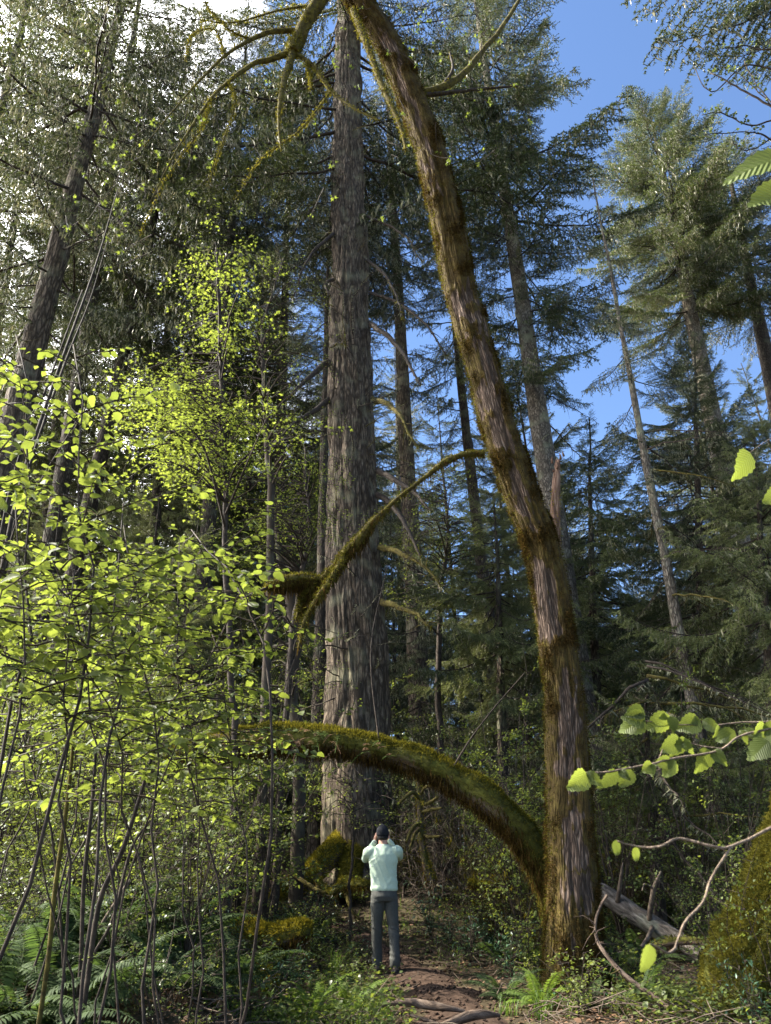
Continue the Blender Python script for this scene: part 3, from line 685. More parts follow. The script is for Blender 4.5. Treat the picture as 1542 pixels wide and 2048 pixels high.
# ------------------------------------------------------------------ leaf shapes
def leaf_shape(nseg=6, width=0.80, fold=0.18, droop=0.35, serr=0.05, curl=0.0):
    """Ovate leaf, unit length along +X: midrib plus two serrated margins."""
    t = np.linspace(0, 1, nseg + 1)
    prof = (t ** 0.5 * (1 - t) ** 1.02) / 0.385 * width / 2
    prof[0] = prof[-1] = 0
    z = -droop * t ** 2 * 0.6
    mid = np.stack([t, 0 * t, z], -1)
    ser = serr * np.where(np.arange(nseg + 1) % 2, 1, -0.6); ser[0] = ser[-1] = 0
    Lf = np.stack([t + 0.02, prof + ser, z + fold * prof + curl * t], -1)[1:-1]; Rt = np.stack([t + 0.02, -prof - ser, z + fold * prof - curl * t], -1)[1:-1]
    V = np.vstack([mid, Lf, Rt]); n = nseg + 1; F = []
    for side, off, flip in ((0, n, False), (1, n + nseg - 1, True)):
        e = [0] + [off + k for k in range(nseg - 1)] + [nseg]
        for k in range(nseg):
            for f in ((k, e[k], e[k + 1]), (k, e[k + 1], k + 1)):
                if len(set(f)) == 3: F.append(f[::-1] if not flip else f)
    return V.astype(float), np.array(F)
def palm_shape():
    """Five-lobed maple leaf."""
    pts = [(0, 0)]; ang = [-100, -72, -50, -28, 0, 28, 50, 72, 100]; rad_ = [0.55, 0.30, 0.78, 0.40, 1.0, 0.40, 0.78, 0.30, 0.55]
    for a, r_ in zip(ang, rad_): pts.append((r_ * math.cos(R(a)), r_ * math.sin(R(a))))
    V = np.array([(x, y, -0.18 * (x * x + y * y)) for x, y in pts]); V[:, 0] += 0.0
    return V, np.array([(0, k, k + 1) for k in range(1, 9)])
LEAF_LO = leaf_shape(3, 0.8, 0.15, 0.3, 0.0); PALM = palm_shape(); LANCE = leaf_shape(3, 0.34, 0.1, 0.3, 0.0)
LEAVES = []
for k, (wd, fo, dr, cu) in enumerate([(0.74, .2, .25, .05), (0.66, .05, .5, -.1), (0.76, .5, .1, .12), (0.62, .12, .9, 0), (0.72, -.2, .35, .15), (0.68, .7, .5, -.2), (0.7, .3, -.3, .1)]):
    mb = MB(); V, F = leaf_shape(12, wd, fo, dr, 0.030, cu); mb.add(V, F); LEAVES.append(mb.mesh('leaf', M['hazel_blade'], smooth=False))
def put_leaf(parent, pos, d, n, size, base, meshes=LEAVES, rng=random):
    o = link('leaf', meshes[rng.randrange(len(meshes))], parent)
    Rm = frames(np.array([d]), np.array([n]))[0]
    o.rotation_euler = Matrix([[float(x) for x in r] for r in Rm]).to_euler()
    o.location = [float(x) for x in (np.asarray(pos) - base)]; o.scale = (float(size),) * 3
    return o

# ------------------------------------------------------------------ mossy leaning maple
def maple():
    rows = [(1166, 2030, 9.0, 185), (1157, 1985, 9.0, 140), (1150, 1900, 9.0, 118), (1145, 1750, 8.95, 108), (1138, 1600, 8.9, 100), (1128, 1400, 8.75, 91), (1110, 1250, 8.6, 87), (1083, 1100, 8.4, 85), (1040, 980, 8.2, 85),
            (1000, 860, 8.0, 84), (968, 740, 7.8, 82), (925, 600, 7.6, 79), (900, 470, 7.3, 77), (868, 330, 7.0, 73), (825, 200, 6.7, 69), (775, 90, 6.4, 65), (715, 0, 6.1, 61), (655, -90, 5.8, 57), (585, -200, 5.5, 50), (500, -340, 5.2, 42)]
    rows = [(a, c, d, w * float(np.interp(c, [1000, 1500, 1950], [.80, .86, .92]))) for a, c, d, w in rows]
    pts, rad = px_path(rows); b = pts[0].copy()
    root = thing('mossy_maple', 'tall leaning maple trunk wrapped in brown moss, bending left out of the top', 'maple tree', b)
    win = [(30, 290, -0.45, -0.02), (340, 385, -0.7, -0.2), (575, 640, -0.75, 0.65), (700, 790, -0.2, 0.6), (760, 880, -0.75, 0.25), (940, 1010, -0.75, 0.0), (1130, 1260, -0.75, 0.1), (1372, 1480, -0.55, 0.35), (1440, 1500, -0.6, -0.1), (1520, 1590, -0.25, 0.55),
           (1650, 1725, -0.35, 0.55), (1745, 1840, -0.4, 0.62)]
    def mf(pos, d, t):
        q, z = pix(pos + b); py = q[:, 1]; u = d @ RIGHT; fr = -(d @ FWD)
        w = 110 * fbm(pos * 3.5, 8, 4) + 50 * vnoise(pos * [26, 26, 3], 12); uu = u + 0.75 * fbm(pos * [6, 6, 2.5], 18, 4)
        bare = np.zeros(len(pos))
        for a, c, u0, u1 in win:
            s = sstep(a - 14, a + 14, py + w) * (1 - sstep(c - 14, c + 14, py + w)) * sstep(u0 - .15, u0 + .15, uu) * (1 - sstep(u1 - .15, u1 + .15, uu))
            bare = np.maximum(bare, s)
        bare = np.where(fr > -0.2, bare, bare * 0.3)
        return np.clip(0.92 + 0.4 * fbm(pos * 2.2, 28, 3) - bare * 0.98, 0, 1)
    me, V, dirs, ms = trunk_mesh('trunk', pts - b, rad, M['maple_bark'], 110, 640, 0.030, 11, 21, 0.16, 0.5, 5, mossfun=mf, puff=0.028, vfreq=0.35)
    tr = link('trunk', me, root)
    rng = np.random.default_rng(9)
    fl = ms[4:].reshape(-1); pv = V[4:].reshape(-1, 3); dv = dirs[4:].reshape(-1, 3)
    face = (dv @ -FWD) > -0.5
    mb = MB(); lit = sstep(0.1, 0.8, dv @ np.array(sun_dir)) + 0.15
    pr = np.clip(fl - 0.35, 0, 1) * face
    clump = np.clip(.15 + 1.6 * fbm(pv * [7, 7, 4], 61, 3), 0, 1.2)
    fuzz(mb, pv, dv, 60000, 0.026, 0.0045, rng, 0.5, 0, pr * clump); fuzz(mb, pv, dv, 9000, 0.055, 0.005, rng, 1.1, 0, pr * clump ** 3)
    fuzz(mb, pv, dv, 17000, 0.033, 0.005, rng, 0.2, 1, pr * np.clip(1.3 * np.abs(dv @ RIGHT) ** 4 - 0.05 + 0.5 * fbm(pv * 3, 41, 2), 0.01, 2))
    mb.build('moss', [M['moss_brown'], M['moss']], tr, kind='stuff')
    # broken-off small limb over the left: mossy, reaching in front of the giant fir
    def limb(rr, lab, moss_n, mm, k=10, hang=0.0, n=60, name='limb'):
        p2, r2 = px_path(rr); c = catmull(p2, n); rq = np.interp(np.linspace(0, 1, n), np.linspace(0, 1, len(rr)), r2)
        c = c + 0.35 * rq[:, None] * np.stack([fbm(c * 6, s, 2) for s in (1, 2, 3)], -1)
        mb = MB(); mb.tube(c - b, rq, k); o = mb.build(name, M['mosstwig'] if moss_n > 300 else M['twig'], root, smooth=True)
        if lab: o['label'] = lab
        ang = np.linspace(0, 6.28, 9)[:-1]; t = nrm(np.gradient(c, axis=0)); a = nrm(np.cross(t, [0, 0, 1.])); bb = np.cross(t, a)
        nn = (np.cos(ang)[None, :, None] * a[:, None] + np.sin(ang)[None, :, None] * bb[:, None]); pp = (c - b)[:, None] + nn * rq[:, None, None] * 0.9
        mm_ = MB(); fuzz(mm_, pp.reshape(-1, 3), nn.reshape(-1, 3), moss_n, mm, 0.006, rng, 0.4, 0, np.repeat(rq ** 1.5, 8))
        if hang: fuzz(mm_, pp.reshape(-1, 3), np.tile([[0, 0, -1.]], (len(pp.reshape(-1, 3)), 1)), moss_n // 5, hang, 0.007, rng, 1.5, 1, np.repeat(rq ** 3, 8))
        mm_.build('moss', [M['moss'], M['moss_brown']], o, kind='stuff')
        return c
    limb([(968, 908, 8.05, 12), (930, 909, 8.0, 11), (890, 925, 8, 14), (850, 955, 8, 8), (810, 985, 8, 7.5), (775, 1015, 8, 8), (742, 1050, 8, 17), (715, 1085, 8, 24), (690, 1110, 8, 19), (665, 1135, 8, 11), (640, 1163, 8, 22), (605, 1160, 8, 30), (565, 1166, 7.9, 27), (532, 1176, 7.9, 14)], 'thin limb with thick golden moss hanging before the giant fir', 7000, 0.028, hang=0.12, n=110)
    limb([(690, 1112, 8, 16), (668, 1150, 7.9, 14), (640, 1190, 7.8, 12), (610, 1240, 7.8, 7), (597, 1295, 7.8, 4)], None, 1500, 0.04, hang=0.1)
    limb([(640, 1168, 8, 16), (617, 1186, 8, 20), (603, 1208, 8, 13), (592, 1240, 8, 5)], None, 1800, 0.04, hang=0.16)
    limb([(545, 1172, 7.9, 6), (510, 1185, 7.8, 5), (470, 1205, 7.7, 3)], None, 100, 0.03)
    limb([(690, -70, 5.75, 30), (650, -15, 5.8, 30), (612, 45, 5.85, 26), (590, 90, 5.9, 30), (586, 108, 5.9, 26)], 'mossy crown limb hanging at the top', 2600, 0.035)
    for q in ([(588, 104, 5.9, 20), (540, 118, 5.85, 17), (500, 132, 5.8, 14), (455, 165, 5.7, 11), (420, 200, 5.6, 9), (380, 258, 5.5, 7), (345, 315, 5.4, 5), (300, 405, 5.4, 3)],
              [(600, 60, 5.9, 18), (545, 64, 5.8, 15), (500, 80, 5.7, 12), (450, 112, 5.6, 9), (400, 160, 5.5, 7), (350, 217, 5.4, 5), (290, 290, 5.3, 3)],
              [(586, 106, 5.9, 24), (572, 150, 5.8, 20), (561, 200, 5.7, 14), (558, 245, 5.7, 10), (562, 300, 5.7, 5)],
              [(590, 106, 5.9, 14), (630, 135, 5.9, 12), (662, 182, 5.9, 9), (705, 215, 5.8, 7), (760, 242, 5.8, 5)],
              [(612, 128, 5.9, 9), (620, 150, 5.9, 8), (622, 180, 5.9, 5)], [(455, 165, 5.7, 6), (470, 205, 5.6, 5), (440, 300, 5.5, 4), (415, 370, 5.5, 2)],
              [(420, 200, 5.6, 5), (400, 260, 5.5, 4), (330, 360, 5.5, 3), (280, 470, 5.5, 2)], [(500, 80, 5.7, 6), (460, 60, 5.6, 5), (420, 20, 5.5, 4), (400, -20, 5.4, 3)],
              [(450, 112, 5.6, 5), (430, 60, 5.5, 4), (385, 70, 5.4, 3), (370, 120, 5.4, 2)], [(635, 10, 5.85, 8), (560, 20, 5.7, 6), (470, 45, 5.5, 4), (400, 40, 5.4, 3)],
              [(662, 182, 5.9, 6), (600, 260, 5.8, 5), (520, 320, 5.7, 4), (470, 400, 5.6, 2)]):
        limb([(a, c, d, w * .68) for a, c, d, w in q], None, 700, 0.026, k=7)
    limb([(838, 186, 6.75, 16), (880, 176, 6.8, 15), (925, 150, 6.9, 13), (962, 105, 7.0, 11), (1000, 60, 7.1, 9), (1035, 5, 7.2, 7), (1060, -40, 7.3, 5)], 'dark crooked limb rising to the right near the top', 500, 0.03)
    limb([(850, 190, 6.75, 10), (900, 185, 6.8, 8), (960, 178, 6.9, 6), (1035, 172, 7, 3)], None, 250, 0.03)
    limb([(880, 178, 6.8, 7), (905, 140, 6.8, 6), (900, 105, 6.8, 4)], None, 100, 0.03)
    limb([(705, 20, 6.0, 12), (722, 60, 5.9, 13), (745, 120, 5.9, 12), (768, 180, 5.9, 10), (800, 250, 5.9, 8), (812, 300, 5.9, 5)], 'moss rope trailing along the trunk near the top', 1600, 0.035, hang=.05)
    # opening leaves near the top
    mbl = MB(); tw = MB()
    for (cx, cy, D, sx, sy, n) in [(205, 330, 6.2, 40, 110, 60), (230, 400, 6.0, 45, 60, 55), (215, 240, 6.2, 30, 60, 26), (300, 300, 5.8, 60, 90, 30), (400, 330, 5.6, 60, 70, 26), (640, 200, 6, 50, 80, 26), (700, 60, 6, 40, 60, 30), (840, 60, 6.6, 60, 50, 55), (960, 70, 7, 70, 60, 50),
                                   (820, 100, 6.5, 18, 60, 40), (930, 220, 7, 60, 40, 40), (690, 330, 6, 40, 60, 16), (900, 260, 7, 40, 50, 20), (310, 420, 6, 40, 50, 14), (870, 340, 7, 40, 40, 14)]:
        for j in range(n // 3):
            p = P(rng.normal(cx, sx), rng.normal(cy, sy), D + rng.normal(0, 0.3))
            for q in range(int(rng.integers(3, 6))):
                d = nrm(rng.normal(0, 1, 3) + [0, 0, -0.3])
                scatter(mbl, PALM, np.array([p + d * 0.02]), np.array([d]), np.array([rng.normal(0, .6, 3) + [0, 0, 1.]]), rng.uniform(0.025, 0.055))
            e = p + np.array([rng.normal(0, .15), rng.normal(0, .15), rng.uniform(0.1, 0.4)])
            tw.tube(np.array([e, (p + e) / 2 + rng.normal(0, .02, 3), p]) - b, [0.006, 0.004, 0.002], 3, cap=False)
    mbl.V = [v - b.astype(np.float32) for v in mbl.V]
    mbl.build('foliage', M['maple_leaf'], root, kind='stuff'); tw.build('twig', M['twig'], root, kind='stuff')
maple()

# ------------------------------------------------------------------ arching mossy stem
def arch():
    rows = [(1112, 1860, 9.75, 40), (1100, 1800, 9.65, 48), (1085, 1745, 9.55, 54), (1060, 1690, 9.5, 62), (1020, 1640, 9.45, 66), (970, 1597, 9.4, 64), (900, 1552, 9.4, 62), (830, 1522, 9.4, 60), (760, 1502, 9.4, 55), (700, 1490, 9.4, 57),
            (640, 1480, 9.4, 58), (570, 1477, 9.5, 64), (510, 1482, 9.6, 68), (450, 1490, 9.8, 60), (390, 1500, 10, 46), (340, 1515, 10.2, 30)]
    rows = [(a, c, d, w * .80) for a, c, d, w in rows]
    pts, rad = px_path(rows); b = pts[0].copy(); b[2] -= 0.1
    root = thing('arching_trunk', 'thick moss covered trunk arching low to the left from the maple foot', 'leaning trunk', b)
    def mf(pos, d, t): return np.clip(0.80 + 0.5 * d[:, 2] + 0.4 * fbm(pos * 3, 3, 3), 0, 1)
    me, V, dirs, ms = trunk_mesh('trunk', pts - b, rad, M['arch_bark'], 72, 420, 0.022, 9, 66, mossfun=mf, puff=0.05)
    tr = link('trunk', me, root)
    rng = np.random.default_rng(19); pv = V.reshape(-1, 3); dv = dirs.reshape(-1, 3); ml = ms.reshape(-1)
    mb = MB()
    up = np.clip(dv[:, 2], 0, 1); dn = np.clip(-dv[:, 2], 0, 1)
    fuzz(mb, pv, dv, 38000, 0.032, 0.0045, rng, 0.1, 0, ml * (0.25 + up))
    fuzz(mb, pv, dv, 9000, 0.035, 0.005, rng, 0.1, 1, up ** 2 + 0.02)  # brighter blades on the upper side, top light put into their colour
    fuzz(mb, pv, np.tile([[0, 0, -1.]], (len(pv), 1)), 6500, 0.11, 0.006, rng, 1.2, 2, dn * (0.3 + np.clip(fbm(pv * 4, 5, 2) + .2, 0, 1)))
    mb.build('moss', [M['moss'], M['moss_gold_lit'], M['moss_brown']], tr, kind='stuff')
    # small ferns and dry fronds growing on it
    mb2 = MB()
    for k in range(46):
        px = rng.uniform(430, 800); j = int(np.argmin([abs(r[0] - px) for r in rows])); p = P(px, rows[j][1] - rows[j][3] * 0.45 + rng.uniform(0, 40), rows[j][2] - 0.25)
        d = nrm([rng.normal(0, .6), -0.5, rng.uniform(-0.7, 0.7)]); l = rng.uniform(0.08, 0.22)
        c = p + np.linspace(0, 1, 7)[:, None] * d * l + np.linspace(0, 1, 7)[:, None] ** 2 * np.array([0, 0, -0.6 * l])
        mt = 0 if rng.random() < 0.4 else 1
        mb2.tube(c - b, 0.003, 3, mt, cap=False)
        for s in (-1, 1):
            dd = nrm(np.gradient(c, axis=0) * 0.4 + s * np.array([0.8, 0.2, 0.1]))
            scatter(mb2, LANCE, c - b, dd, np.tile([[0, -.4, 1.]], (7, 1)), 0.045 * (1.1 - np.linspace(0, 1, 7) * .8), mt)
    mb2.build('licorice_fern', [M['fern_lit'], M['fern_dead']], root, kind='stuff')
    # thin saplings and twigs growing up from it
    for q in ([(900, 1545, 9.3, 4), (940, 1480, 9.2, 4), (985, 1420, 9.1, 3), (1050, 1345, 9.0, 2)], [(760, 1500, 9.3, 4), (742, 1300, 9.2, 3), (775, 1130, 9.1, 2)]):
        p2, r2 = px_path(q); c = catmull(p2, 20); mbt = MB(); mbt.tube(c - b, np.interp(np.linspace(0, 1, 20), np.linspace(0, 1, len(r2)), r2), 4); mbt.build('sprout', M['twig'], root)
arch()
# ------------------------------------------------------------------ person
def person():
    px0 = P(772, 1945, 10.6); bx, by = float(px0[0]), 10.6
    bz = g1(bx, by) + 0.045
    k = float((P(765, 1647, 10.62)[2] - bz) / 1.775)
    root = thing('person', 'person in a mint long sleeved shirt and black cap looking up at the giant fir', 'person', (bx, by, bz))
    root.scale = (k, k, k)
    def loft(mb, rings, n=20):
        """rings: (centre, rx, ry, tangent-ish up) stacked; closed with caps"""
        V = []; ang = np.linspace(0, 2 * math.pi, n, endpoint=False)
        for c, rx, ry, ax, ay in rings:
            V.append(np.asarray(c) + np.cos(ang)[:, None] * rx * np.asarray(ax) + np.sin(ang)[:, None] * ry * np.asarray(ay))
        V = np.concatenate(V); m_ = len(rings); F = []
        i = np.arange(m_ - 1)[:, None] * n; j = np.arange(n)[None]; j2 = (j + 1) % n
        F = np.stack([i + j, i + j2, i + n + j2, i + n + j], -1).reshape(-1, 4)
        base = mb.n; mb.add(V, F)
        f0 = np.array([[base, base + q + 1, base + q] for q in range(1, n - 1)]); o = base + (m_ - 1) * n
        f1 = np.array([[o, o + q, o + q + 1] for q in range(1, n - 1)])
        mb.F += [f0, f1]; mb.M += [np.zeros(len(f0), dtype=np.int32), np.zeros(len(f1), dtype=np.int32)]
    def flat(rows): return [((x, y, z), rx, ry, (1, 0, 0), (0, 1, 0)) for x, y, z, rx, ry in rows]
    def limb(mb, pts, rad, n=14):
        c = catmull(pts, 14); r = np.interp(np.linspace(0, 1, 14), np.linspace(0, 1, len(rad)), rad)
        mb.tube(c, r, n)
        for e, rr in ((c[0], r[0]), (c[-1], r[-1])):
            ball(mb, e, rr * 0.98)
    def ball(mb, c, r, s=(1, 1, 1), nu=12, nv=8):
        rings = []
        for v in np.linspace(-0.985, 0.985, nv):
            a = v * math.pi / 2; rings.append(((c[0], c[1], c[2] + r * s[2] * math.sin(a)), r * s[0] * math.cos(a), r * s[1] * math.cos(a), (1, 0, 0), (0, 1, 0)))
        loft(mb, rings, nu)
    def finish(name, mb, mt, voxel, smooth=4, disp=None):
        o = mb.build(name, mt, root, smooth=True)
        rm = o.modifiers.new('remesh', 'REMESH'); rm.mode = 'VOXEL'; rm.voxel_size = voxel; rm.use_smooth_shade = True
        sm = o.modifiers.new('smooth', 'SMOOTH'); sm.factor = 0.5; sm.iterations = smooth
        dg = bpy.context.evaluated_depsgraph_get(); me = bpy.data.meshes.new_from_object(o.evaluated_get(dg)); me.name = name
        o.modifiers.clear(); o.data = me
        if disp is not None:
            n = len(me.vertices); co = np.empty(n * 3, dtype=np.float32); me.vertices.foreach_get('co', co); co = co.reshape(-1, 3)
            no = np.empty(n * 3, dtype=np.float32); me.vertices.foreach_get('normal', no); no = no.reshape(-1, 3)
            co = co + no * disp(co)[:, None].astype(np.float32); me.vertices.foreach_set('co', co.reshape(-1)); me.update()
        me.materials.clear(); me.materials.append(mt)
        me.polygons.foreach_set('use_smooth', np.ones(len(me.polygons), dtype=bool))
        return o
    skin = plain_mat('skin', (0.42, 0.22, 0.15), (0.52, 0.29, 0.20), 20, 0.55, 0.05, 0.4)
    mint = plain_mat('mint_cloth', (0.38, 0.47, 0.36), (0.43, 0.52, 0.40), 60, 0.75, 0.1, 0.3, dist=0.003)
    grey = plain_mat('slate_cloth', (0.050, 0.051, 0.045), (0.063, 0.064, 0.057), 50, 0.8, 0.1, 0.25, dist=0.003)
    black = plain_mat('cap_cloth', (0.010, 0.011, 0.014), (0.016, 0.017, 0.021), 60, 0.85, 0.1, 0.2, dist=0.002)
    boot = plain_mat('boot_leather', (0.10, 0.075, 0.055), (0.17, 0.13, 0.10), 30, 0.8, 0.3, 0.2, dist=0.003)
    sole = plain_mat('boot_sole', (0.02, 0.02, 0.02), (0.035, 0.03, 0.028), 30, 0.8, 0.2, 0.2, dist=0.003)
    # joints
    LA, RA = (-0.115, 0.10, 0.0), (0.12, -0.09, 0.0)
    sh = {-1: (-0.195, -0.005, 1.415), 1: (0.192, 0.0, 1.41)}
    el = {-1: (-0.258, 0.17, 1.335), 1: (0.222, 0.23, 1.345)}
    wr = {-1: (-0.118, 0.205, 1.555), 1: (0.09, 0.255, 1.56)}
    # body: one continuous skin surface (head, neck, trunk core, arms, hands, legs)
    mb = MB(); hc = np.array([0.0, 0.045, 1.645])
    ball(mb, hc, 0.098, (0.80, 1.0, 1.16), 18, 12); ball(mb, hc + [0, 0.055, -0.055], 0.062, (0.95, 0.9, 1.0))
    ball(mb, hc + [0, 0.105, 0.005], 0.017, (0.8, 1, 1.5)); ball(mb, hc + [0, 0.09, -0.06], 0.022, (1.4, .8, .5))
    for s in (-1, 1):
        ball(mb, hc + [s * 0.083, -0.004, -0.012], 0.030, (0.40, 0.70, 1.15), 10, 7)
        ball(mb, hc + [s * 0.033, 0.085, 0.025], 0.014)
    limb(mb, [(0, 0.0, 1.44), (0, 0.005, 1.50), (0, 0.03, 1.59)], [0.07, 0.062, 0.060])
    loft(mb, flat([(0, 0, 0.92, .13, .085), (0, 0, 1.1, .13, .085), (0, 0, 1.3, .145, .09), (0, 0, 1.44, .12, .07)]))
    for s in (-1, 1):
        limb(mb, [sh[s], tuple((np.array(sh[s]) + el[s]) / 2), el[s]], [.048, .042, .038])
        limb(mb, [el[s], tuple((np.array(el[s]) + wr[s]) / 2), wr[s]], [.038, .036, .026])
        A_ = LA if s < 0 else RA
        limb(mb, [(s * .1, 0, .92), (A_[0], A_[1] * .4 + .02, .5), (A_[0], A_[1], .1)], [.075, .055, .04])
        # hand: palm and five curled fingers round the sides of what is held up
        w = np.array(wr[s]); f = nrm(np.array([0.15 * -s, 0.30, 1.0])); inn = nrm(np.array([-s, 0.3, 0.0]) - np.dot(np.array([-s, 0.3, 0]), f) * f); fw = np.cross(f, inn) * s
        if fw[1] < 0: fw = -fw
        palm = [(w + f * q, rx, ry, fw, inn) for q, rx, ry in ((0.0, .026, .020), (.03, .036, .018), (.065, .042, .016), (.09, .040, .013))]
        loft(mb, palm, 12)
        for q, (off, ln) in enumerate([(-.030, .060), (-.010, .075), (.011, .080), (.031, .072)]):
            a = w + f * 0.083 + fw * off
            c = [a, a + f * ln * .45 + inn * .006, a + f * ln * .75 + inn * .026, a + f * ln * .80 + inn * .046]
            limb(mb, c, [.0095, .009, .0085, .0075], 8)
        a = w + f * .03 + fw * .034
        limb(mb, [a, a + f * .022 + fw * .022 + inn * .012, a + f * .05 + fw * .026 + inn * .034], [.0115, .0105, .0085], 8)
    finish('body', mb, skin, 0.0075, 3)
    # shirt
    mb = MB()
    loft(mb, flat([(0.005, .0, .925, .178, .125), (0.005, .0, .95, .186, .132), (.004, .0, 1.0, .180, .128), (0, .0, 1.08, .176, .122), (0, 0, 1.18, .184, .122), (0, -.005, 1.29, .196, .124), (0, -.005, 1.37, .196, .115), (0, 0, 1.43, .172, .095), (0, .0, 1.475, .11, .075), (0, .006, 1.505, .072, .066)]), 32)
    for s in (-1, 1):
        limb(mb, [(s * .13, 0, 1.40), sh[s], tuple((np.array(sh[s]) + el[s]) / 2 + [0, 0, -.008]), el[s]], [.075, .076, .062, .054])
        limb(mb, [el[s], tuple((np.array(el[s]) * .5 + np.array(wr[s]) * .5)), tuple(np.array(wr[s]) * .96 + np.array(el[s]) * .04)], [.054, .046, .035])
    def folds(co):
        z = co[:, 2]; x = co[:, 0]
        rid = lambda s, q: 1 - np.abs(vnoise(q, s)) * 2.2
        q = np.stack([x * 5, co[:, 1] * 5, z * 17 + np.abs(x) * 9], -1)
        d = 0.010 * np.clip(rid(2, q), 0, 1) * (np.exp(-((z - 1.05) / .11) ** 2) + .7 * np.exp(-((z - 1.31) / .08) ** 2) * sstep(.05, .16, np.abs(x)))
        q2 = np.stack([x * 13 + z * 5, co[:, 1] * 9, z * 9 - np.abs(x) * 10], -1)
        return d + 0.006 * np.clip(rid(8, q2), 0, 1) + 0.006 * fbm(co * 8, 7, 2)
    finish('shirt', mb, mint, 0.010, 4, folds)
    # trousers
    mb = MB()
    loft(mb, flat([(0, 0, .80, .178, .125), (0, -.01, .86, .182, .132), (0, -.005, .93, .174, .122), (0, 0, .965, .168, .114)]), 28)
    for A_, s in ((LA, -1), (RA, 1)):
        limb(mb, [(s * .088, -.005, .86), (s * .095, 0.0, .72), (A_[0] * .95, A_[1] * .3 + .01, .48), (A_[0], A_[1] * .75, .28), (A_[0], A_[1] - .01, .11), (A_[0], A_[1] - .005, .075)], [.098, .093, .073, .067, .066, .070])
    def tf(co):
        z = co[:, 2]; q = np.stack([co[:, 0] * 7, co[:, 1] * 7, z * 20 + co[:, 0] * 8], -1)
        r = np.clip(1 - np.abs(vnoise(q, 3)) * 2.2, 0, 1)
        return 0.011 * r * (np.exp(-((z - .48) / .10) ** 2) + 1.1 * np.exp(-((z - .14) / .08) ** 2) + .6 * np.exp(-((z - .80) / .05) ** 2)) + .006 * fbm(co * 8, 4, 2)
    finish('trousers', mb, grey, 0.010, 4, tf)
    # cap with its peak away from us, strap and button
    mb = MB(); rings = []
    for v, r_ in ((-0.30, 1.00), (-.1, 1.03), (.15, 1.02), (.4, .93), (.62, .76), (.8, .54), (.93, .30), (1.0, .05)):
        c = hc + np.array([0, -.012 - 0.02 * v, .012 + .113 * v]); rings.append((c, .088 * r_, .107 * r_, (1, 0, 0), (0, 1, 0.20)))
    loft(mb, rings, 24)
    cap = mb.build('cap', black, root, smooth=True)
    mb = MB(); loft(mb, [((hc + np.array([0, .10, .06])), .075, .07, (1, 0, 0), (0, 1, .35)), ((hc + np.array([0, .10, .067])), .072, .067, (1, 0, 0), (0, 1, .35))], 20); mb.build('peak', black, cap)
    mb = MB(); ball(mb, hc + [0, -.034, .127], .009); mb.build('button', black, cap)
    mb = MB(); th = np.linspace(-0.9, .9, 13); c = np.stack([.088 * np.sin(th), -.012 - .110 * np.cos(th) * 1.0, -.026 - .03 * np.cos(th)], -1) + hc
    mb.tube(c, .008, 6); mb.build('strap', black, cap)
    mb = MB()
    for v, rx, ry, dz in ((0, .080, .094, -.02), (1, .079, .094, -.045), (2, .072, .080, -.075), (3, .06, .06, -.09)):
        pass
    loft(mb, [(hc + np.array([0, -.012, z]), rx, ry, (1, 0, 0), (0, 1, 0.1)) for z, rx, ry in ((-.088, .055, .070), (-.065, .076, .092), (-.03, .081, .100), (.01, .080, .100))], 22)
    mb.build('hair', plain_mat('dark_hair', (.012, .009, .007), (.03, .022, .018), 90, .7, .3, .3, dist=.003), root, smooth=True)
    # watch on the raised left wrist
    mb = MB(); w = np.array(wr[-1]); f = nrm(w - np.array(el[-1])); c = w - f * .012
    a = nrm(np.cross(f, [0, 1, 0])); bb = np.cross(f, a); th = np.linspace(0, 6.28, 17)
    mb.tube(c + .034 * (np.cos(th)[:, None] * a + np.sin(th)[:, None] * bb), .008, 6); mb.build('watch_strap', plain_mat('watch_grey', (.16, .17, .18), (.24, .25, .26), 10, .4, 0, .5), root)
    # boots
    for A_, nm in ((LA, 0), (RA, 1)):
        x, y = A_[0], A_[1]; mb = MB()
        loft(mb, flat([(x, y + .055, .012, .050, .135), (x, y + .055, .04, .051, .134), (x, y + .045, .07, .047, .115), (x, y + .015, .10, .044, .07), (x, y, .15, .046, .054), (x, y, .175, .047, .055)]), 20)
        bo = mb.build('boot', boot, root, smooth=True)
        mb = MB(); loft(mb, flat([(x, y + .055, -.022, .052, .14), (x, y + .055, -.006, .056, .143), (x, y + .055, .016, .054, .140)]), 20); mb.build('sole', sole, bo)
    return root
person()

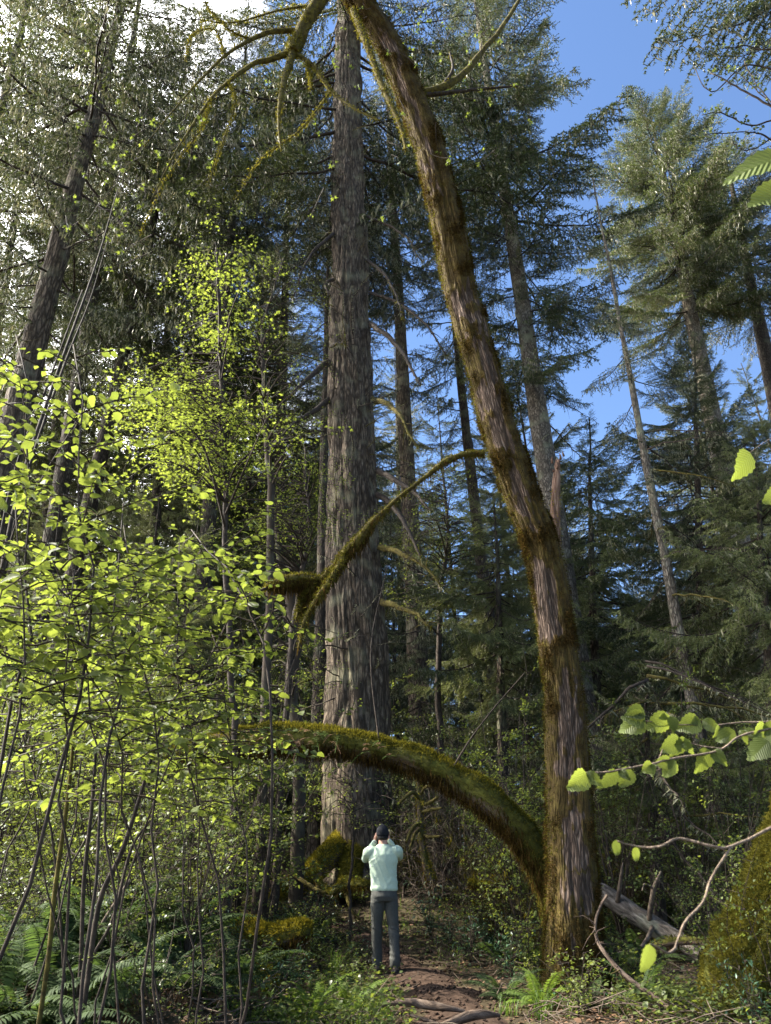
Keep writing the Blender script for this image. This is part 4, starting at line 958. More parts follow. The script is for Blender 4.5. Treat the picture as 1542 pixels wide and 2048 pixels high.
# ------------------------------------------------------------------ hazel bushes on the left
PR = random.Random(4)
def hazel(label, bx, by, stems, seed, leaf=0.06, ntw=(12, 17), name='hazel_bush', nleaf=300, twl=(0.4, 1.1), low=0.30, mat_rest='hazel_leaf', group=None):
    rng = np.random.default_rng(seed); bz = g1(bx, by) - 0.05; b = np.array([bx, by, bz])
    root = thing(name, label, 'bush', b, group)
    lp, ld, ln_, ls = [], [], [], []
    for (ex, ey, h) in stems:
        t = np.linspace(0, 1, 12)[:, None]
        e = np.array([ex - bx, ey - by, h]); bow = np.sin(np.pi * t) * np.array([rng.normal(0, .24), rng.normal(0, .2), 0]) * h / 3.5; st = bow + np.array([rng.normal(0, .22), rng.normal(0, .2), 0]) * (1 - t) + e * np.concatenate([t ** 1.5, t ** 1.5, t ** 0.9], 1) + np.cumsum(rng.normal(0, .035, (12, 3)), 0)
        mb = MB(); mb.tube(st, 0.0085 * (1 - .8 * t[:, 0]) * h / 4 + .002, 6); mb.build('stem', M['twig'], root)
        tw = MB()
        for j in range(int(rng.integers(*ntw))):
            v = low + (1 - low) * (j + rng.random()) / ntw[1]; v = min(v, .99); k = min(10, int(v * 11)); a0 = st[k] + (st[k + 1] - st[k]) * (v * 11 - k)
            az = rng.uniform(0, 6.28); l = rng.uniform(*twl) * (1.15 - .55 * v); d = np.array([math.cos(az), math.sin(az), rng.uniform(-.05, .45)])
            u = np.linspace(0, 1, 7)[:, None]; c = a0 + d * l * u + np.array([0, 0, -.22 * l]) * u ** 2 + np.cumsum(rng.normal(0, .012, (7, 3)), 0)
            tw.tube(c, .006 * (1 - .75 * u[:, 0]), 3, cap=False)
            m_ = max(3, int(l / (leaf * .66))); tdir = nrm(c[-1] - c[0]); prp = nrm(np.cross(tdir, [0, 0, 1.]))
            for q in range(m_):
                w = .15 + .85 * (q + .6) / m_; w = min(w, .99); kk = min(5, int(w * 6)); p = c[kk] + (c[kk + 1] - c[kk]) * (w * 6 - kk); s = 1 if q % 2 else -1
                dd = nrm(tdir * .55 + prp * s * .9 + rng.normal(0, .25, 3) + [0, 0, -.18]) if q < m_ - 1 else tdir
                lp.append(p + dd * leaf * .12); ld.append(dd); ln_.append(np.array([rng.normal(0, .42), rng.normal(0, .42), 1.])); ls.append(leaf * rng.uniform(.4, 1.3))
        tw.build('twig', M['twig'], root, kind='stuff')
    lp = np.array(lp); ld = np.array(ld); ln_ = np.array(ln_); ls = np.array(ls)
    pp, z = pix(lp + b); vis = (pp[:, 0] > -30) & (pp[:, 0] < 1572) & (pp[:, 1] > -30) & (pp[:, 1] < 2078) & (z > .3)
    sc = np.where(vis, ls / np.maximum(z, .1), 0); order = np.argsort(-sc); first = order[:nleaf]; rest = order[nleaf:]
    for k in first:
        if sc[k] > 0: put_leaf(root, lp[k] + b, ld[k], ln_[k], ls[k], b, rng=PR)
    if len(rest):
        mb = MB(); scatter(mb, LEAF_LO, lp[rest], ld[rest], ln_[rest], ls[rest]); mb.build('foliage', M[mat_rest], root, kind='stuff')
    return root
def stems_px(spec):
    """(px, py, D) of the stem tips -> (x, y, height over ground at the tip's foot)"""
    out = []
    for px, py, D in spec:
        p = P(px, py, D); out.append((float(p[0]), float(p[1]), float(p[2] - g1(p[0], p[1]))))
    return out
hazel('tall hazel bush with large lime leaves nearest the left edge', -1.95, 3.5, stems_px([(40, 640, 3.7), (120, 720, 3.8), (20, 880, 3.3), (170, 860, 3.9), (90, 1000, 3.4)]), 1, .064, low=.64, ntw=(16, 22))
hazel('leafy hazel bush in the middle of the lime green leaf mass', -1.30, 3.9, stems_px([(210, 940, 4.0), (300, 1000, 4.2), (150, 1040, 3.7), (250, 1120, 3.7), (120, 1190, 3.4)]), 2, .064, low=.64, ntw=(16, 22))
hazel('hazel bush reaching right with lime leaves toward the giant fir', -1.05, 4.6, stems_px([(380, 1000, 4.9), (430, 1050, 4.9), (395, 1140, 4.6), (440, 1240, 4.7), (330, 1290, 4.3)]), 3, .064, low=.64, ntw=(16, 22))
hazel('hazel bush with smaller leaves behind the big leaf mass', -2.5, 5.8, stems_px([(30, 1020, 6), (110, 1080, 6), (200, 1090, 6.2), (290, 1180, 6.3), (160, 1260, 5.6)]), 4, .058, low=.60, ntw=(14, 19))
hazel('shaded hazel bush low on the left above the ferns', -1.75, 5.2, stems_px([(60, 1330, 5.2), (150, 1370, 5.0), (240, 1360, 5.3), (330, 1400, 5.4)]), 5, .048, low=.70)
hazel('thin hazel bush with scattered small leaves left of the arching trunk', -1.9, 7.6, stems_px([(330, 1330, 7.8), (420, 1360, 8.0), (250, 1390, 7.4), (380, 1480, 7.6)]), 6, .046, low=.5, mat_rest='shrub_leaf')
# dark leaning stems at the left edge
mb0 = thing('leaning_sapling', 'three thin dark stems leaning right up the left edge', 'sapling', P(-90, 1500, 4.6) * [1, 1, 0] + [0, 0, g1(-2.9, 4.6)])
b = np.array(mb0.location)
for q in ([(-60, 1450, 4.6, 26), (30, 1010, 4.6, 20), (110, 760, 4.6, 15), (190, 535, 4.6, 9), (235, 380, 4.6, 4)], [(-50, 1420, 4.7, 20), (40, 1000, 4.7, 14), (125, 740, 4.7, 11), (180, 600, 4.7, 6), (215, 480, 4.7, 3)], [(-70, 1400, 4.8, 16), (25, 960, 4.8, 12), (95, 770, 4.8, 10), (165, 580, 4.8, 6)]):
    p2, r2 = px_path(q); p2 = np.vstack([[p2[0][0] - .2, p2[0][1], b[2]], p2]); r2 = np.concatenate([[r2[0]], r2])
    c = catmull(p2, 30); mb = MB(); mb.tube(c - b, np.interp(np.linspace(0, 1, 30), np.linspace(0, 1, len(r2)), r2) * .42, 6); mb.build('stem', M['twig'], mb0, smooth=True)

# ------------------------------------------------------------------ vine maples: layered sprays of small bright leaves
def vine_maple(label, rows, sprays, D, seed, leaf=.08, mt='maple_leaf', name='vine_maple', bark='twig', n_per=33, spread=.8, base=None, nleaf=0):
    rng = np.random.default_rng(seed)
    pts, rad = px_path(rows); bx, by = float(pts[0][0]), float(pts[0][1]); b = np.array([bx, by, g1(bx, by) - .05]) if base is None else np.array(base)
    root = thing(name, label, 'tree', b)
    pts = np.vstack([b, pts]); rad = np.concatenate([[rad[0] * 1.15], rad]); c = catmull(pts, 60); rq = np.interp(np.linspace(0, 1, 60), np.linspace(0, 1, len(rad)), rad)
    c[1:, :2] += np.cumsum(rng.normal(0, .012, (59, 2)), 0)
    mb = MB(); mb.tube(c - b, rq, 8); mb.build('trunk', M[bark], root, smooth=True)
    lf = MB(); br = MB()
    pos, dr, nn, sz = [], [], [], []
    for (px, py, wx, wy, cnt) in sprays:
        for j in range(cnt):
            p = P(rng.normal(px, wx), rng.normal(py, wy), D + rng.normal(0, .7))
            # branch from the nearest lower trunk point
            dz = np.linalg.norm(c - p, axis=1) + np.where(c[:, 2] > p[2], 2.0, 0); k = int(np.argmin(dz)); a = c[k]
            if rng.random() < .55:
                mid = (a + p) / 2 + [0, 0, .25 * np.linalg.norm(p - a) * .5] + rng.normal(0, .08, 3); br.tube(catmull([a, mid, p], 8) - b, np.linspace(min(rq[k] * .5, .028), .004, 8), 4, cap=False)
            az = rng.uniform(0, 6.28); l = spread * rng.uniform(.5, 1.2); n = int(n_per * rng.uniform(.5, 1.4))
            u = rng.uniform(-.2, 1, n); v = rng.normal(0, .28, n) * (1.1 - np.abs(u))
            ax = np.array([math.cos(az), math.sin(az), rng.uniform(-.25, .15)]); ay = np.array([-math.sin(az), math.cos(az), rng.uniform(-.2, .2)])
            q = p + l * (u[:, None] * ax + v[:, None] * ay) + rng.normal(0, .035, (n, 3)) + np.array([0, 0, -.12 * l]) * (u ** 2)[:, None]
            br.tube(np.array([p, p + ax * l * .5, p + ax * l]) - b, [.006, .004, .002], 3, cap=False)
            pos.append(q); dr.append(ax + np.sign(v)[:, None] * ay * .8 + rng.normal(0, .35, (n, 3)) + [0, 0, -.2]); nn.append(np.stack([rng.normal(0, .4, n), rng.normal(0, .4, n), np.ones(n)], -1)); sz.append(leaf * rng.uniform(.5, 1.2, n))
    pos, dr, nn, sz = np.concatenate(pos), np.concatenate(dr), np.concatenate(nn), np.concatenate(sz)
    scatter(lf, PALM, pos - b, dr, nn, sz * .62); lf.build('foliage', M[mt], root, kind='stuff'); br.build('branch', M[bark], root, kind='stuff')
    return root
vine_maple('vine maple with the brightest yellow green leaf layers left of the giant fir', [(470, 1500, 9.5, 14), (455, 1200, 9.4, 12), (450, 950, 9.3, 10), (445, 760, 9.2, 8), (440, 600, 9.2, 6), (435, 500, 9.2, 3)],
           [(440, 540, 26, 36, 26), (445, 620, 24, 36, 22), (455, 690, 24, 24, 10), (330, 745, 26, 20, 14), (370, 800, 60, 24, 40), (300, 835, 36, 18, 22), (430, 830, 60, 26, 40), (340, 900, 44, 20, 20), (420, 905, 60, 28, 40), (470, 870, 40, 20, 18), (400, 960, 50, 20, 14)], 9.3, 1)
vine_maple('pale green vine maple glowing just left of the giant trunk', [(560, 1500, 13, 14), (590, 1200, 13, 12), (610, 1050, 13, 8), (600, 900, 13, 4)],
           [(600, 1030, 40, 40, 40), (540, 1060, 40, 30, 30), (500, 1100, 40, 30, 24), (620, 950, 30, 40, 22), (560, 980, 30, 40, 18), (470, 1000, 40, 40, 18)], 13, 2, .055)
vine_maple('yellow green vine maple seen between the giant fir and the leaning maple', [(880, 1500, 17, 14), (880, 1250, 17, 11), (895, 1080, 17, 7), (890, 960, 17, 3)],
           [(890, 1000, 26, 40, 34), (870, 1080, 34, 40, 34), (930, 1060, 26, 40, 26), (860, 950, 20, 24, 12), (800, 1150, 24, 50, 20), (900, 1160, 40, 40, 20), (790, 1040, 14, 40, 10)], 17, 3, .06)
vine_maple('slender dark maple with spreading bare looking branches against the white sky', [(548, 1060, 12, 16), (541, 900, 12, 13), (536, 780, 12, 11), (532, 700, 12, 8), (545, 620, 12, 5), (575, 520, 12, 3)],
           [(500, 640, 60, 50, 26), (560, 560, 60, 50, 26), (610, 660, 40, 60, 22), (470, 740, 40, 40, 14), (590, 760, 40, 50, 18), (560, 850, 60, 40, 16), (620, 860, 30, 40, 14)], 12, 4, .05, 'shrub_leaf', bark='dark_bark', n_per=18, spread=.6)
vine_maple('dark mossy maple stem leaning behind the golden mossy limb', [(600, 1500, 13.5, 26), (594, 1400, 13.5, 26), (598, 1300, 13.5, 28), (588, 1220, 13.5, 26), (575, 1140, 13.5, 16), (560, 1040, 13.5, 9)],
           [(560, 1250, 50, 40, 14), (620, 1340, 30, 60, 24), (540, 1350, 50, 60, 26)], 13.4, 5, .05, 'shrub_leaf', bark='dark_bark', n_per=20, spread=.6)
vine_maple('thin maple saplings with fresh leaves in front of the giant trunk base', [(700, 1760, 12.2, 6), (705, 1660, 12.2, 5), (715, 1600, 12.2, 4), (730, 1560, 12.2, 3)],
           [(700, 1580, 40, 20, 14), (740, 1640, 40, 14, 14), (690, 1630, 30, 16, 10), (660, 1560, 24, 20, 8)], 12.2, 6, .055, 'shrub_leaf', n_per=16, spread=.45)

# ------------------------------------------------------------------ understorey shrubs (shared meshes)
def shrub_meshes(seed, h, n_st, n_lf, leaf, mt, shape=LEAF_LO, spread=.55, bare=0.0):
    rng = np.random.default_rng(seed); sm, lf = MB(), MB(); pos, dr = [], []
    for s in range(n_st):
        az = rng.uniform(0, 6.28); t = np.linspace(0, 1, 8)[:, None]; ln_ = rng.uniform(.25, 1) * spread * h; hh = h * rng.uniform(.55, 1.05)
        c = np.array([math.cos(az), math.sin(az), 0]) * ln_ * t ** 1.6 + np.array([0, 0, hh]) * t ** .9 + np.cumsum(rng.normal(0, .02 * h, (8, 3)), 0) * t
        sm.tube(c, .010 * (1 - .8 * t[:, 0]) * (h / 2) ** .5, 4, cap=False)
        for j in range(6):
            v = rng.uniform(.25, 1); k = min(6, int(v * 7)); a = c[k]; az2 = rng.uniform(0, 6.28); l = rng.uniform(.15, .5) * h * .5
            d = np.array([math.cos(az2), math.sin(az2), rng.uniform(-.2, .5)]); e = a + d * l
            sm.tube(np.array([a, (a + e) / 2 + rng.normal(0, .02, 3), e]), [.005, .004, .002], 3, cap=False)
            m_ = n_lf // (n_st * 6)
            for q in range(m_): pos.append(a + (e - a) * rng.uniform(.1, 1.05) + rng.normal(0, .035, 3)); dr.append(d + rng.normal(0, .7, 3) + [0, 0, -.2])
    pos, dr = np.array(pos), np.array(dr); n = len(pos)
    scatter(lf, shape, pos, dr, np.stack([rng.normal(0, .4, n), rng.normal(0, .4, n), np.ones(n)], -1), leaf * rng.uniform(.55, 1.25, n))
    return sm.mesh('stem', M['twig']), lf.mesh('foliage', M[mt])
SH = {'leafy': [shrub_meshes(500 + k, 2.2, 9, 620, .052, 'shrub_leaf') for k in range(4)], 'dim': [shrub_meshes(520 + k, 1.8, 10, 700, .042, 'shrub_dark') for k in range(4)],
      'glossy': [shrub_meshes(540 + k, .7, 9, 330, .055, 'glossy_leaf', LANCE, .8) for k in range(3)], 'low': [shrub_meshes(560 + k, .6, 8, 260, .045, 'shrub_leaf', LEAF_LO, .9) for k in range(3)]}
SH['tall'] = [shrub_meshes(580 + k, 4.6, 11, 2600, .050, ('shrub_leaf', 'shrub_dark')[k % 2], spread=.38) for k in range(4)]
def bare_mesh(seed, h=1.8):
    rng = np.random.default_rng(seed); mb = MB(); fz = MB()
    for s in range(8):
        az = rng.uniform(0, 6.28); t = np.linspace(0, 1, 9)[:, None]; c = np.array([math.cos(az), math.sin(az), 0]) * h * .7 * rng.uniform(.3, 1) * t ** 1.3 + np.array([0, 0, h * rng.uniform(.5, 1.05)]) * t + np.cumsum(rng.normal(0, .03, (9, 3)), 0)
        mb.tube(c, .013 * (1 - .8 * t[:, 0]), 4, 0, cap=False)
        for j in range(14):
            k = int(rng.integers(2, 8)); a = c[k]; d = nrm(rng.normal(0, 1, 3) + [0, 0, -.1]); l = rng.uniform(.15, .6); p2 = a + d * l * np.linspace(0, 1, 4)[:, None] + np.cumsum(rng.normal(0, .02, (4, 3)), 0)
            mb.tube(p2, [.006, .005, .004, .002], 3, 0, cap=False)
            for q in range(3):
                e = p2[int(rng.integers(1, 4))]; mb.tube(np.array([e, e + rng.normal(0, .09, 3), e + rng.normal(0, .14, 3) + [0, 0, -.05]]), [.003, .002, .001], 3, 0, cap=False)
        fuzz(mb, c[2:], np.tile([[0, 0, -1.]], (7, 1)), 60, .07, .006, rng, .6, 1)
    return mb.mesh('twigs', [M['deadtwig'], M['lichen']])
BARE = [bare_mesh(600 + k) for k in range(4)]
mossb = []
for k in range(2):
    me = BARE[k].copy(); me.materials[0] = M['mosstwig']; me.materials[1] = M['moss_gold_lit']; mossb.append(me)
def place_shrub(kind, x, y, sc, label, group, rng, name='understorey_shrub'):
    r = thing(name, label, 'shrub', (x, y, g1(x, y) - .03), group, rng.uniform(0, 6.28)); r.scale = (sc, sc, sc * rng.uniform(.85, 1.15))
    if kind in ('bare', 'mossy'):
        me = (BARE if kind == 'bare' else mossb); link('twigs', me[int(rng.integers(len(me)))], r)['kind'] = 'stuff'
    else:
        a, c = SH[kind][int(rng.integers(len(SH[kind])))]; link('stem', a, r); o = link('foliage', c, r); o['kind'] = 'stuff'
    return r
rng = np.random.default_rng(31)
def ok_spot(x, y, px, near=10.9):
    if trail_dist(x, y) < (.95 if y > 11 else 1.0): return False
    if y < near + 1.2 and 640 < px < 905: return False
    return True
cnt = 0
for k in range(3000):
    if cnt >= 150: break
    y = 9.5 + 21 * rng.random() ** 1.2; px = rng.uniform(-60, 1600); x = float(P(px, 1700, y)[0])
    if not ok_spot(x, y, px) or (y < 15.5 and 640 < px < 800) or (y < 9.9 and 980 < px < 1300): continue
    left = px < 720
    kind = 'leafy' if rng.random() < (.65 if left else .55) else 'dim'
    sc = rng.uniform(.8, 1.5) * (1.0 if y > 13 else .72)
    if 560 < px < 1000 and y < 15: sc *= .55
    place_shrub(kind, x, y, sc, 'dim leafy shrub low ' + sector(px), 'undergrowth shrubs ' + sector(px), rng); cnt += 1
rs = []
for k in range(3000):
    if len(rs) >= 96: break
    y = rng.uniform(9, 20); px = rng.uniform(-60, 1600); x = float(P(px, 1600, y)[0])
    if trail_dist(x, y) < 1.0 or (560 < px < 830 and y < 17.5) or (px < 1000 and px > 800 and y < 14.5) or (980 < px < 1260 and y < 11.5) or (px > 1000 and y < 11.2) or any((x - a) ** 2 + (y - c) ** 2 < .8 for a, c in rs): continue
    rs.append((x, y)); left = px < 720
    sc = rng.uniform(.75, 1.15) * (1.0 if left else .8) * (.7 if y < 11 else 1)
    place_shrub('tall', x, y, sc, 'tall leafy shrub ' + sector(px), 'tall shrubs ' + sector(px), rng, 'tall_shrub')
for k in range(12):
    px = rng.uniform(800, 1540); y = rng.uniform(11.5, 19); x = float(P(px, 1700, y)[0])
    if ok_spot(x, y, px): place_shrub('bare', x, y, rng.uniform(.9, 1.6), 'tangle of bare grey brown twigs ' + sector(px), 'bare twig tangles ' + sector(px), rng, 'twig_tangle')
for px, y, sc in [(930, 14.5, 1.5), (1000, 14.5, 1.5), (870, 14, 1.2)]:
    x = float(P(px, 1700, y)[0]); place_shrub('bare', x, y, sc, 'pale bare twig tangle above the arching trunk', 'pale twig tangles above the arching trunk', rng, 'twig_tangle')
for px, y, sc, kd in [(1440, 6.6, .55, 'low'), (1500, 6.4, .6, 'low'), (1550, 6.9, .9, 'low'), (1395, 7.2, .7, 'low'), (1480, 7.0, .8, 'glossy'), (1530, 7.1, .55, 'leafy'), (1460, 7.6, .6, 'leafy'), (1340, 8.2, .7, 'low'), (1420, 8.4, .6, 'leafy')]:
    x = float(P(px, 1900, y)[0]); place_shrub(kd, x, y, sc, 'light green plant growing against the mossy base in the corner', 'plants against the mossy corner base', rng, 'corner_plant')
for px, y, sc in [(1010, 12.4, 1.2), (1060, 11.5, .9), (1290, 14, 1.0), (1230, 12.5, .9), (960, 12.2, .9)]:
    x = float(P(px, 1700, y)[0]); place_shrub('mossy', x, y, sc, 'golden mossy twig tangle beside the leaning maple', 'golden mossy twig tangles', rng, 'mossy_twigs')
for px, py, y in [(540, 1660, 15.2), (500, 1650, 16), (455, 1690, 14.5), (590, 1670, 15.6), (600, 1850, 12.6), (560, 1840, 12.2), (640, 1850, 12.8), (470, 1960, 9.4), (940, 1900, 11.2), (980, 1880, 11.6), (1030, 1860, 11.4), (900, 1870, 12.0), (1020, 1930, 9.9), (860, 1860, 12.4), (560, 2000, 8.9), (400, 1950, 9.2)]:
    x = float(P(px, py, y)[0])
    if trail_dist(x, y) > .85: place_shrub('glossy', x, y, rng.uniform(.75, 1.15), 'low glossy leaved shrub ' + sector(px), 'low glossy shrubs ' + sector(px), rng, 'glossy_shrub')
c2 = 0
for k in range(900):
    if c2 >= 80: break
    y = rng.uniform(7.6, 17); px = rng.uniform(-40, 1580); x = float(P(px, 1850, y)[0])
    if trail_dist(x, y) < .95 or (y < 10.6 and 690 < px < 960): continue
    sc = rng.uniform(.5, 1.1) * (.6 if 500 < px < 1000 and y < 11.5 else 1)
    place_shrub('low', x, y, sc, 'knee high green leafy plant ' + sector(px), 'knee high plants ' + sector(px), rng, 'low_plant'); c2 += 1

# ------------------------------------------------------------------ ferns
def frond_mesh(seed, L=1.0, mt='fern', dead=False):
    rng = np.random.default_rng(seed); mb = MB(); t = np.linspace(0, 1, 12)
    st = np.stack([t * L * (.85 if not dead else .7), .03 * np.sin(t * 3 + seed) * L, L * (.75 * t - .70 * t ** 2.1) if not dead else L * (.45 * t - .95 * t ** 1.8)], -1)
    mb.tube(st, .005 * (1 - .8 * t), 3, 0, cap=False)
    n = 34; u = np.linspace(.14, .985, n); p = np.stack([np.interp(u, t, st[:, c]) for c in range(3)], -1)
    tg = nrm(np.stack([np.interp(u, t, np.gradient(st, axis=0)[:, c]) for c in range(3)], -1)); up = nrm(np.cross(np.cross(tg, [0, 0, 1.]), tg)); sd = np.cross(tg, up)
    ln_ = .115 * L * np.sin(np.pi * np.clip(u * .93 + .12, 0, 1)) ** .7 * (1.05 - .35 * u)
    for s in (-1, 1):
        d = sd * s + tg * .32 + rng.normal(0, .06 if not dead else .35, (n, 3)) + np.array([0, 0, -.12 if not dead else -.6])
        scatter(mb, leaf_shape(3, .24, .1, .35, 0), p, d, up + rng.normal(0, .12, (n, 3)), ln_ * rng.uniform(.85, 1.1, n) * (1 if not dead else .8))
    return mb.mesh('frond', M[mt])
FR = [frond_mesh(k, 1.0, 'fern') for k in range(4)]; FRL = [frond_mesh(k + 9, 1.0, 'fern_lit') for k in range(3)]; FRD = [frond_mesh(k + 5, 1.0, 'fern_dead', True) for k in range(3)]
def fern(label, x, y, L, n=14, dead=4, seed=0, lit=False, group=None, z=None, name='sword_fern', lean=0):
    rng = np.random.default_rng(seed + 50); r = thing(name, label, 'fern', (x, y, (g1(x, y) if z is None else z) - .02), group, rng.uniform(0, 6.28))
    for k in range(n + dead):
        d = k >= n; ms = (FRD if d else (FRL if lit else FR)); o = link('frond', ms[int(rng.integers(len(ms)))], r)
        o.rotation_euler = (rng.normal(0, .2), R(rng.uniform(-38, 8)) if not d else R(rng.uniform(-10, 30)), k * 2.4 + rng.normal(0, .3)); s = L * rng.uniform(.7, 1.15); o.scale = (s, s, s)
    return r
FS = [(40, 1900, 6.6, 1.35, 'large dark sword fern at the bottom left corner'), (120, 1800, 7.2, 1.35, 'tall sword fern behind the bottom left corner fern'), (215, 1960, 7.2, 1.15, 'sword fern under the dark hazel stems'), (20, 1990, 5.9, 1.0, 'sword fern cut by the left edge low down'),
      (300, 1890, 8.4, .95, 'sword fern left of the mossy stump'), (330, 2010, 7.6, 1.1, 'drooping sword fern at the bottom left'), (470, 2020, 8.0, .9, 'long frond fern in the bottom middle left'), (620, 2040, 7.8, .75, 'bright fern left of the trail bottom'),
      (1085, 1995, 8.3, .62, 'pale arching fern at the foot of the mossy maple'), (1180, 1970, 8.3, .5, 'small fern against the mossy maple foot'), (580, 1840, 12.5, .8, 'fern below the mossy root flare'), (1010, 1990, 8.8, .6, 'fern between trail and mossy maple'),
      (460, 1820, 11, .8, 'shaded fern behind the mossy stump'), (700, 2010, 8.3, .6, 'small fern beside the trail edge'), (1290, 2010, 8.2, .7, 'fern under the fallen bare branch'), (200, 1740, 8.8, 1.2, 'dim fern among the hazel stems on the left')]
for k, (px, py, y, L, lab) in enumerate(FS):
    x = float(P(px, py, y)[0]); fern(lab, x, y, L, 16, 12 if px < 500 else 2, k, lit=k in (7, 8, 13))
for k, (px, y, L, lab) in enumerate([(70, 5.6, 1.0, 'fern with drooping brown fronds at the very bottom left'), (150, 5.9, .95, 'half withered fern at the bottom beside the dark stems'), (240, 6.2, .9, 'withered fern in front of the leaf litter bank'), (330, 6.6, .85, 'low dark fern in front of the mossy stump'), (190, 7.0, 1.15, 'dark fern behind the half withered fern'), (280, 7.4, 1.0, 'arching dark fern right of the crossing stems'), (400, 7.2, .8, 'fern among dead brown fronds at the bottom'), (110, 6.4, 1.2, 'large dark fern behind the brown fronds'), (30, 7.6, 1.3, 'shaded fern at the left edge above the corner'), (360, 8.0, .9, 'brownish fern beside the shaggy moss stump')]):
    fern(lab, float(P(px, 1900, y)[0]), y, L, 13, 14, 800 + k)
for k in range(14):
    px = rng.uniform(-20, 420); y = rng.uniform(5.6, 8.6); x = float(P(px, 1900, y)[0])
    place_shrub('dim' if k % 2 else 'low', x, y, rng.uniform(.35, .6), 'dim low plant among the dark ferns at bottom left', 'low plants among the dark ferns', rng, 'low_plant')
rng = np.random.default_rng(89)
for k in range(12):
    px = -40 + 42 * k + rng.uniform(-15, 15); y = rng.uniform(7.2, 9.0); x = float(P(px, 1700, y)[0])
    place_shrub(('dim', 'dim', 'leafy')[k % 3], x, y, rng.uniform(.62, .98), 'brushy small leaved shrub standing among the hazel stems low on the left', 'brushy shrubs among the hazel stems', rng, 'brushy_shrub')
rng = np.random.default_rng(88)
for k, (px, py, y) in enumerate([(700, 1870, 11.6), (660, 1850, 12.2), (620, 1830, 12.8), (715, 1840, 12.6), (680, 1815, 13.4), (590, 1880, 11.6), (640, 1890, 11.0), (725, 1900, 11.0), (560, 1820, 13.2), (610, 1800, 13.8), (700, 1930, 10.2), (650, 1935, 10.0)]):
    x = float(P(px, py, y)[0])
    if k % 3 == 2: fern('young fern in the patch left of the person', x, y, .5, 10, 2, 700 + k, group='young ferns left of the person')
    else: place_shrub(('low', 'glossy')[k % 2], x, y, rng.uniform(.5, .8), 'low plant in the patch left of the person', 'low plants left of the person', rng, 'low_plant')
rng = np.random.default_rng(8); c3 = 0
for k in range(500):
    if c3 >= 48: break
    y = rng.uniform(8.5, 19); px = rng.uniform(0, 1540); x = float(P(px, 1850, y)[0])
    if trail_dist(x, y) < 1.0 or (y < 11.2 and 660 < px < 940): continue
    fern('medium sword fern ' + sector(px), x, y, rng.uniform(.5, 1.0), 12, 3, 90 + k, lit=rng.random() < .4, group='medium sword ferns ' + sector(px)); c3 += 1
# small maidenhair-like sprig by the maple foot
x = float(P(1215, 1960, 8.5)[0]); fern('small upright deer fern right of the mossy maple foot', x, 8.5, .38, 9, 0, 444, True, name='deer_fern')

# ------------------------------------------------------------------ grass tufts
def grass(label, px, py, y, L, n, seed, group=None):
    rng = np.random.default_rng(seed); x = float(P(px, py, y)[0]); z = g1(x, y); r = None; mb = MB()
    for k in range(n):
        az = rng.uniform(0, 6.28); l = L * rng.uniform(.5, 1.2); d = np.array([math.cos(az), math.sin(az), 0]) * rng.uniform(.15, .7); t = np.linspace(0, 1, 6)[:, None]
        c = rng.normal(0, .05, 3) * [1, 1, 0] + d * l * t ** 1.6 + np.array([0, 0, l]) * (t - .35 * t ** 2.5); sd = np.array([-math.sin(az), math.cos(az), 0]) * .0045 * (1 - t * .95)
        V = np.stack([c - sd, c + sd], 1).reshape(-1, 3); i = np.arange(5) * 2; mb.add(V, np.stack([i, i + 1, i + 3, i + 2], -1))
    return tag(mb.build('grass_tuft', M['grass'], None, loc=(x, y, z - .01)), label, 'grass', group)
grass('long bladed grass tuft left of the person', 668, 1890, 10.4, .55, 70, 1); grass('bright grass tuft behind the moss covered stump', 590, 1845, 11.2, .42, 60, 2); grass('grass tuft at the lower right of the trail', 1085, 2035, 7.9, .38, 60, 3)
grass('short grass tuft at the left edge of the trail', 735, 1990, 8.6, .24, 50, 4); grass('yellowish grass tuft by the trail bottom', 765, 2030, 8.1, .25, 40, 5); grass('grass tuft in front of the mossy maple', 1010, 2030, 8.1, .22, 45, 6); grass('grass tuft beside the upright deer fern', 1150, 2040, 7.9, .26, 40, 7)
grass('grass blades left of the person at knee height', 640, 1960, 9.2, .4, 40, 8)

# ------------------------------------------------------------------ forest floor cover and litter
rng = np.random.default_rng(12)
def cover(name, n, ymin, ymax, size, shape, mt, hz, tmin, density=None, flat=.35, attrn=None):
    y = ymin + (ymax - ymin) * rng.random(n) ** 1.5; px = rng.uniform(-60, 1600, n)
    dep = y; x = (px - 771) / F_PX * (y * .86)
    keep = trail_dist(x, y) > tmin * rng.uniform(.75, 1.25, n)
    patch = fbm(np.stack([x * .8, y * .8, 0 * x], -1), 77, 3)
    if density: keep &= patch > density
    x, y = x[keep], y[keep]; z = gz(x, y) + hz * rng.random(len(x)) ** 1.5
    n = len(x); mb = MB(); az = rng.uniform(0, 6.28, n)
    scatter(mb, shape, np.stack([x, y, z], -1), np.stack([np.cos(az), np.sin(az), rng.normal(0, flat, n)], -1), np.stack([rng.normal(0, flat, n), rng.normal(0, flat, n), np.ones(n)], -1), size * rng.uniform(.5, 1.4, n))
    return mb.build(name, M[mt], kind='stuff')
cover('ground_cover', 30000, 7, 24, .044, LEAF_LO, 'shrub_leaf', .26, .50, -.10)
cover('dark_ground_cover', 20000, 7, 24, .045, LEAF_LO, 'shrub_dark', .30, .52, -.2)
cover('leaf_litter', 16000, 6, 20, .055, LEAF_LO, 'litter', .05, .5, None, .3)
cover('trail_litter', 8000, 6, 13, .034, LEAF_LO, 'litter', .02, 0.0, None, .2)
tw = MB()
